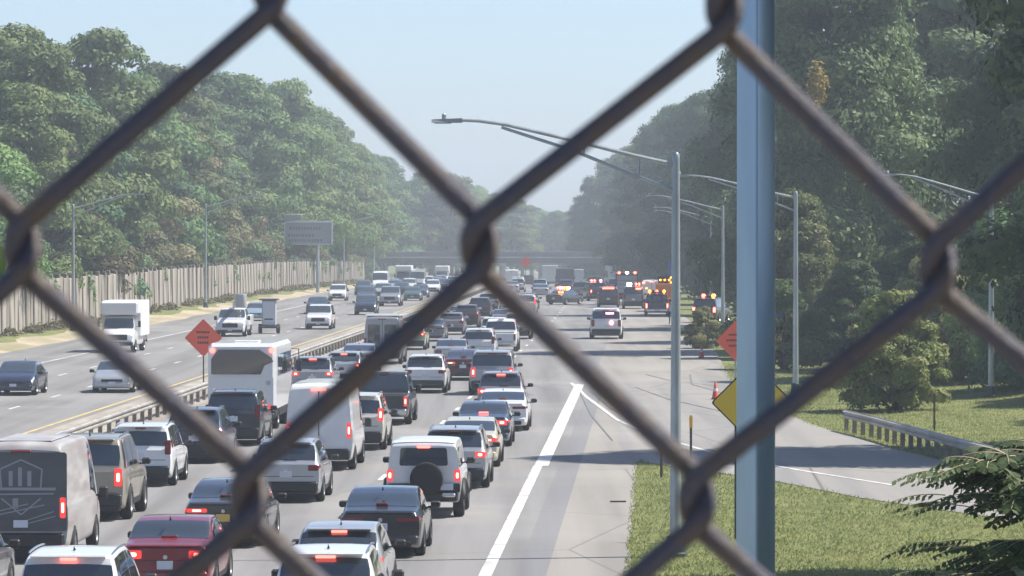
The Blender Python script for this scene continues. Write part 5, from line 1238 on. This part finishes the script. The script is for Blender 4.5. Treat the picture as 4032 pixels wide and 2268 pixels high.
# far wood behind the bridge
for i in range(30):
    d = rt.uniform(470, 690); s = rt.uniform(-72, -2); k = rt.choice([0, 1, 2, 4, 3]); h = rt.uniform(22, 26) if s < -22 else rt.uniform(18, 21.5)
    tree('leafy_tree', k, (edge_x(d) + s, d * KY, road_z(d) + .5), h, rt.uniform(0, 6.28), 'hazy tree of the far wood behind the bridge', 'hazy trees of the far wood', wide=1.3)
for (px_, d, h) in ((1085, 500, 25), (1125, 520, 24), (1165, 540, 24), (1200, 560, 23), (1240, 580, 22.5), (1300, 600, 20), (1360, 610, 19), (1405, 600, 18.5), (1440, 590, 18.5), (1465, 575, 20)):
    tree('leafy_tree', rt.choice([0, 1, 4]), ((px_ - 1288) / 5510 * d, d * KY, road_z(d) + .3), h, rt.uniform(0, 6.28), 'hazy tree of the far wood behind the bridge', 'hazy trees of the far wood', wide=1.2)
# golden sprays
def spray(p, r, n_, leaf, mat, label, seed, cat='leaves'):
    rg = np.random.default_rng(seed); q = rg.normal(size=(n_, 3)); q /= np.linalg.norm(q, axis=1)[:, None]
    c_ = np.array(p) + q * np.array(r) * rg.uniform(.1, 1.0, n_)[:, None]; nn_ = q + rg.normal(size=(n_, 3)) * .6; nn_ /= np.linalg.norm(nn_, axis=1)[:, None]
    u, v = leaf_axes(rg, nn_, leaf * rg.uniform(.6, 1.3, n_)); o = link('leaf_spray', quads_mesh('leaf_spray', c_, u, v, None, (mat,)))
    return tag(o, label, cat, kind='stuff')
spray((17.3, 124.4 * KY, 15.3), (.75, .6, 1.6), 520, .15, 'leaf_gold', 'golden spray of turning leaves right of the big steel post', 1)
spray((19.6, 914, 6.9), (2.0, 1.4, 2.2), 260, .38, 'leaf_gold', 'small golden patch of leaves on the far dark right trees', 2)

# near tree with feathery compound leaves at the lower right corner
def frond(m_C, m_U, m_V, stem, root, dirv, length, rg, n_=9, lf=.055):
    dirv = Vector(dirv).normalized(); side = dirv.cross(Vector((0, 0, 1)));
    if side.length < .1: side = Vector((1, 0, 0))
    side.normalize(); pts = []
    for i in range(n_ + 1):
        f = i / n_; p = Vector(root) + dirv * length * f + Vector((0, 0, -.30 * length * f * f)); pts.append(p)
        if i > 1:
            for sg in (-1, 1):
                ax = (side * sg * .8 + dirv * .35 + Vector((0, 0, -.55 + rg.uniform(-.15, .15)))).normalized(); l_ = lf * (1.15 - .35 * f) * rg.uniform(.85, 1.15)
                wv = ax.cross(Vector((rg.uniform(-.3, .3), rg.uniform(-1, 1), rg.uniform(.2, 1)))).normalized()
                m_C.append(p + ax * l_); m_U.append(wv * l_ * .58); m_V.append(ax * l_)
    stem.tube(pts, [.006 - .0004 * i for i in range(n_ + 1)], 4, False)
nt = empty('feathery_tree', (5.0, 21.0 * KY, -.03)); rg = random.Random(8); base = nt.location
C, U, W_ = [], [], []; st = MB()
tk = MB(); tk.tube([(0, 0, -.2), (.05, .02, 1.5), (.0, .1, 3.0), (.1, .05, 4.4), (.12, .0, 5.1)], [.13, .11, .085, .05, .02], 9)
boughs = []
for i in range(64):
    z = rg.uniform(1.6, 4.9); a = rg.uniform(0, 6.28); l_ = rg.uniform(.45, 1.05) * (1.15 - .10 * z); p0 = Vector((.05, .05, z)); p1 = p0 + Vector((cos(a) * l_, sin(a) * l_, .32 * l_))
    tk.tube([p0, p0.lerp(p1, .5) + Vector((0, 0, .05)), p1], [.022, .014, .007], 5); boughs.append((p0, p1, a))
for (p0, p1, a) in boughs:
    for j in range(20):
        f = rg.uniform(.25, 1.05); q = p0.lerp(p1, f); b_ = a + rg.uniform(-1.6, 1.6)
        frond(C, U, W_, st, q, (cos(b_), sin(b_), rg.uniform(-.1, .5)), rg.uniform(.36, .6), rg, 9, .068)
# two sprays that reach out over the ramp
for (z, l_) in ((4.5, .62), (4.12, .6), (4.75, .50), (3.8, .5)):
    for j in range(5): frond(C, U, W_, st, (-.42 - .1 * j, rg.uniform(-.3, .3), z + rg.uniform(-.12, .12)), (-1, rg.uniform(-.4, .4), rg.uniform(.05, .3)), l_, rg, 10)
tk.build('trunk', 'bark', nt, angle=60); st.build('leaf_stems', 'stick', nt)
ar = lambda a: np.array([tuple(p) for p in a])
o = link('crown', quads_mesh('crown', ar(C), ar(U), ar(W_), None, ('leaf_near',)), nt)
tag(nt, 'near tree with feathery hanging leaflets at the lower right corner', 'tree')

# grass blades over the sunny right bank, the gore and the foot of the yellow sign
rg = np.random.default_rng(9); xs, ys, zs = [], [], []
def in_ramp(x, y):
    ly = np.interp(y, [p[1] for p in RL][:8], [p[0] for p in RL][:8]) if y < 67 else -9
    ry = np.interp(y, [p[1] for p in RR], [p[0] for p in RR])
    return ly - .1 + .3 * (abs(sin(x * 7.3 + y * 11.1)) ** 4) * 0 + rg.uniform(-.02, .22) < x < ry + rg.uniform(-.2, .1) if y < 104 else False
n_try = 0
while len(xs) < 110000 and n_try < 420000:
    n_try += 1; y = 41 + 75 * rg.uniform() ** 1.7; s = rg.uniform(2.85, 22); x = edge_x(y) + s
    if x / y * 5510 > 1330 or s < right_edge(y) + rg.uniform(-.30, .06) or in_ramp(x, y): continue
    xs.append(x); ys.append(y); zs.append(gz(x, y))
c_ = np.stack([xs, np.array(ys) * KY, zs], 1); n_ = len(xs); hgt = rg.uniform(.03, .09, n_) * (1 + 1.2 * (rg.uniform(size=n_) > .95))
v = np.stack([rg.normal(0, .75, n_), rg.normal(0, .75, n_), np.ones(n_)], 1) * hgt[:, None] * .5
a = rg.uniform(0, pi, n_); u = np.stack([np.cos(a), np.sin(a), np.zeros(n_)], 1) * (.008 + .016 * rg.uniform(size=n_))[:, None]; c_[:, 2] += hgt * .45
o = link('grass', quads_mesh('grass', c_, u, v, None, ('grass_blade',))); tag(o, 'short sunlit grass on the bank beside the ramp', 'grass', kind='stuff')

# one bright leaf sprig close behind the fence at the left edge
sp = empty('leaf_sprig', (-.69, 2.9 * KY, 7.02))
MB().tube([(-.25, .02, -.16), (-.10, .01, -.05), (.0, 0, .03)], [.003, .0025, .0015], 6).build('twig', 'bark', sp)
for i, (x, z, a, l_) in enumerate(((.0, .045, .3, .034), (-.05, .02, 1.0, .03), (-.09, -.03, -.5, .032))):
    lf = MB(); 
    pr = [(0, -1), (.42, -.55), (.55, 0), (.4, .55), (0, 1), (-.4, .55), (-.55, 0), (-.42, -.55)]
    lf.v = [(x + l_ * (px * cos(a) - pz * sin(a)), .01 * abs(px), z + l_ * (px * sin(a) + pz * cos(a))) for px, pz in pr] + [(x, .006, z)]
    lf.f = [(j, (j + 1) % 8, 8) for j in range(8)]; lf.build('leaf', 'leaf_bright', sp)
tag(sp, 'bright green leaf sprig at the left edge behind the wire', 'leaves')
# ------------------------------------------------------------------ chain link fence right in front of the lens
FY = .697; PX = FY / 11150.0                     # metres per photo-scale unit at the fence
fence = empty('chain_link_fence', (0, FY, EYE))
pitch, row = 575 * PX, 627 * PX
x_ref, z_ref = (682 - 1288) * PX, (580 + 8) * PX
lean = {-2: .0030, -1: .0016, 0: 0, 1: -.0032, 2: -.0039, 3: -.0052, 4: -.006}
jit = {(-1, 1): (.0, -.0004), (1, 1): (.0, .0002), (3, 1): (.0002, -.0030), (0, 2): (.0004, -.0002), (2, 2): (-.0010, -.0008), (2, 0): (-.0006, -.0014), (0, 0): (0, .0016)}
rf = random.Random(3)
def node(j, r):
    dx, dz = jit.get((j, r), (rf.uniform(-.0007, .0007), rf.uniform(-.0007, .0007)))
    return x_ref + j * pitch + lean.get(r, -.006) + dx, z_ref - r * row + dz
NODE = {}
def nd(j, r):
    if (j, r) not in NODE: NODE[(j, r)] = node(j, r)
    return NODE[(j, r)]
RW = .00182; HK = .0016
def wire(j, r0=-10, r1=16, step=.0011, sides=12):
    pts = []
    for r in range(r0, r1):
        left = (j + r) % 2 == 0; x, z = nd(j if left else j + 1, r); sg = -1 if left else 1
        # the bend hooks past its neighbour and swaps from the back layer to the front layer
        for du, dz, dy in ((-.0006, .0030, -.8), (0, 0, 0), (-.0006, -.0030, .8)):
            pts.append(Vector((x + sg * (HK + du), dy * RW * 1.05 * (1 if left else -1), z + dz)))
    out = []
    for p1, p2 in zip(pts, pts[1:]):
        n_ = max(2, int((p2 - p1).length / step))
        for q in range(n_):
            t = q / n_; v = p1.lerp(p2, t)
            if n_ > 8: v.y = (p1.y + (p2.y - p1.y) * t) 
            out.append(v)
    out.append(pts[-1])
    for it in range(4 if sides > 8 else 1): out = [out[0]] + [(out[i - 1] + out[i] * 2 + out[i + 1]) / 4 for i in range(1, len(out) - 1)] + [out[-1]]
    MB().tube(out, RW, sides).build('wire', 'wire_coat', fence, angle=180)
for j in range(-24, 28):
    if -4 <= j < 7: wire(j, -3, 6); 
    else: wire(j, -10, 16, .004, 6)
for j in range(-4, 7):
    wire(j, -10, -2, .004, 6); wire(j, 5, 16, .004, 6)
# the overpass the fence stands on
simple('parapet_concrete', (.34, .33, .31), .9)
ov = empty('overpass', (0, 0, 0))
MB().box((0, .70, 5.75), (90, .34, 1.25), .03).build('parapet', 'parapet_concrete', ov); MB().box((0, -5.6, 5.05), (90, 12.2, .6), .03).build('deck', 'parapet_concrete', ov)
tag(ov, kind='structure')
for x in (-1.55, 1.75): MB().lathe([(.03, 6.36 - EYE), (.03, 8.3 - EYE), (.01, 8.33 - EYE)], (x, .06, 0), n=12).build('post', 'galvanised', fence)
tag(fence, 'dark chain link fence wires crossing right in front of the lens', 'fence')
# ------------------------------------------------------------------ summer haze
hz = MB().box((0, 1280, 20), (3600, 2900, 66)).build('haze', 'sign_white', smooth=False)
hm = bpy.data.materials.new('haze_air'); hm.use_nodes = True; hn = hm.node_tree.nodes; hn.remove(hn['Principled BSDF'])
pv = hn.new('ShaderNodeVolumePrincipled'); pv.inputs['Color'].default_value = (.83, .915, 1.0, 1); pv.inputs['Density'].default_value = .00046; pv.inputs['Anisotropy'].default_value = .15
hm.node_tree.links.new(pv.outputs[0], hn['Material Output'].inputs['Volume'])
hz.data.materials.clear(); hz.data.materials.append(hm); tag(hz, kind='stuff')
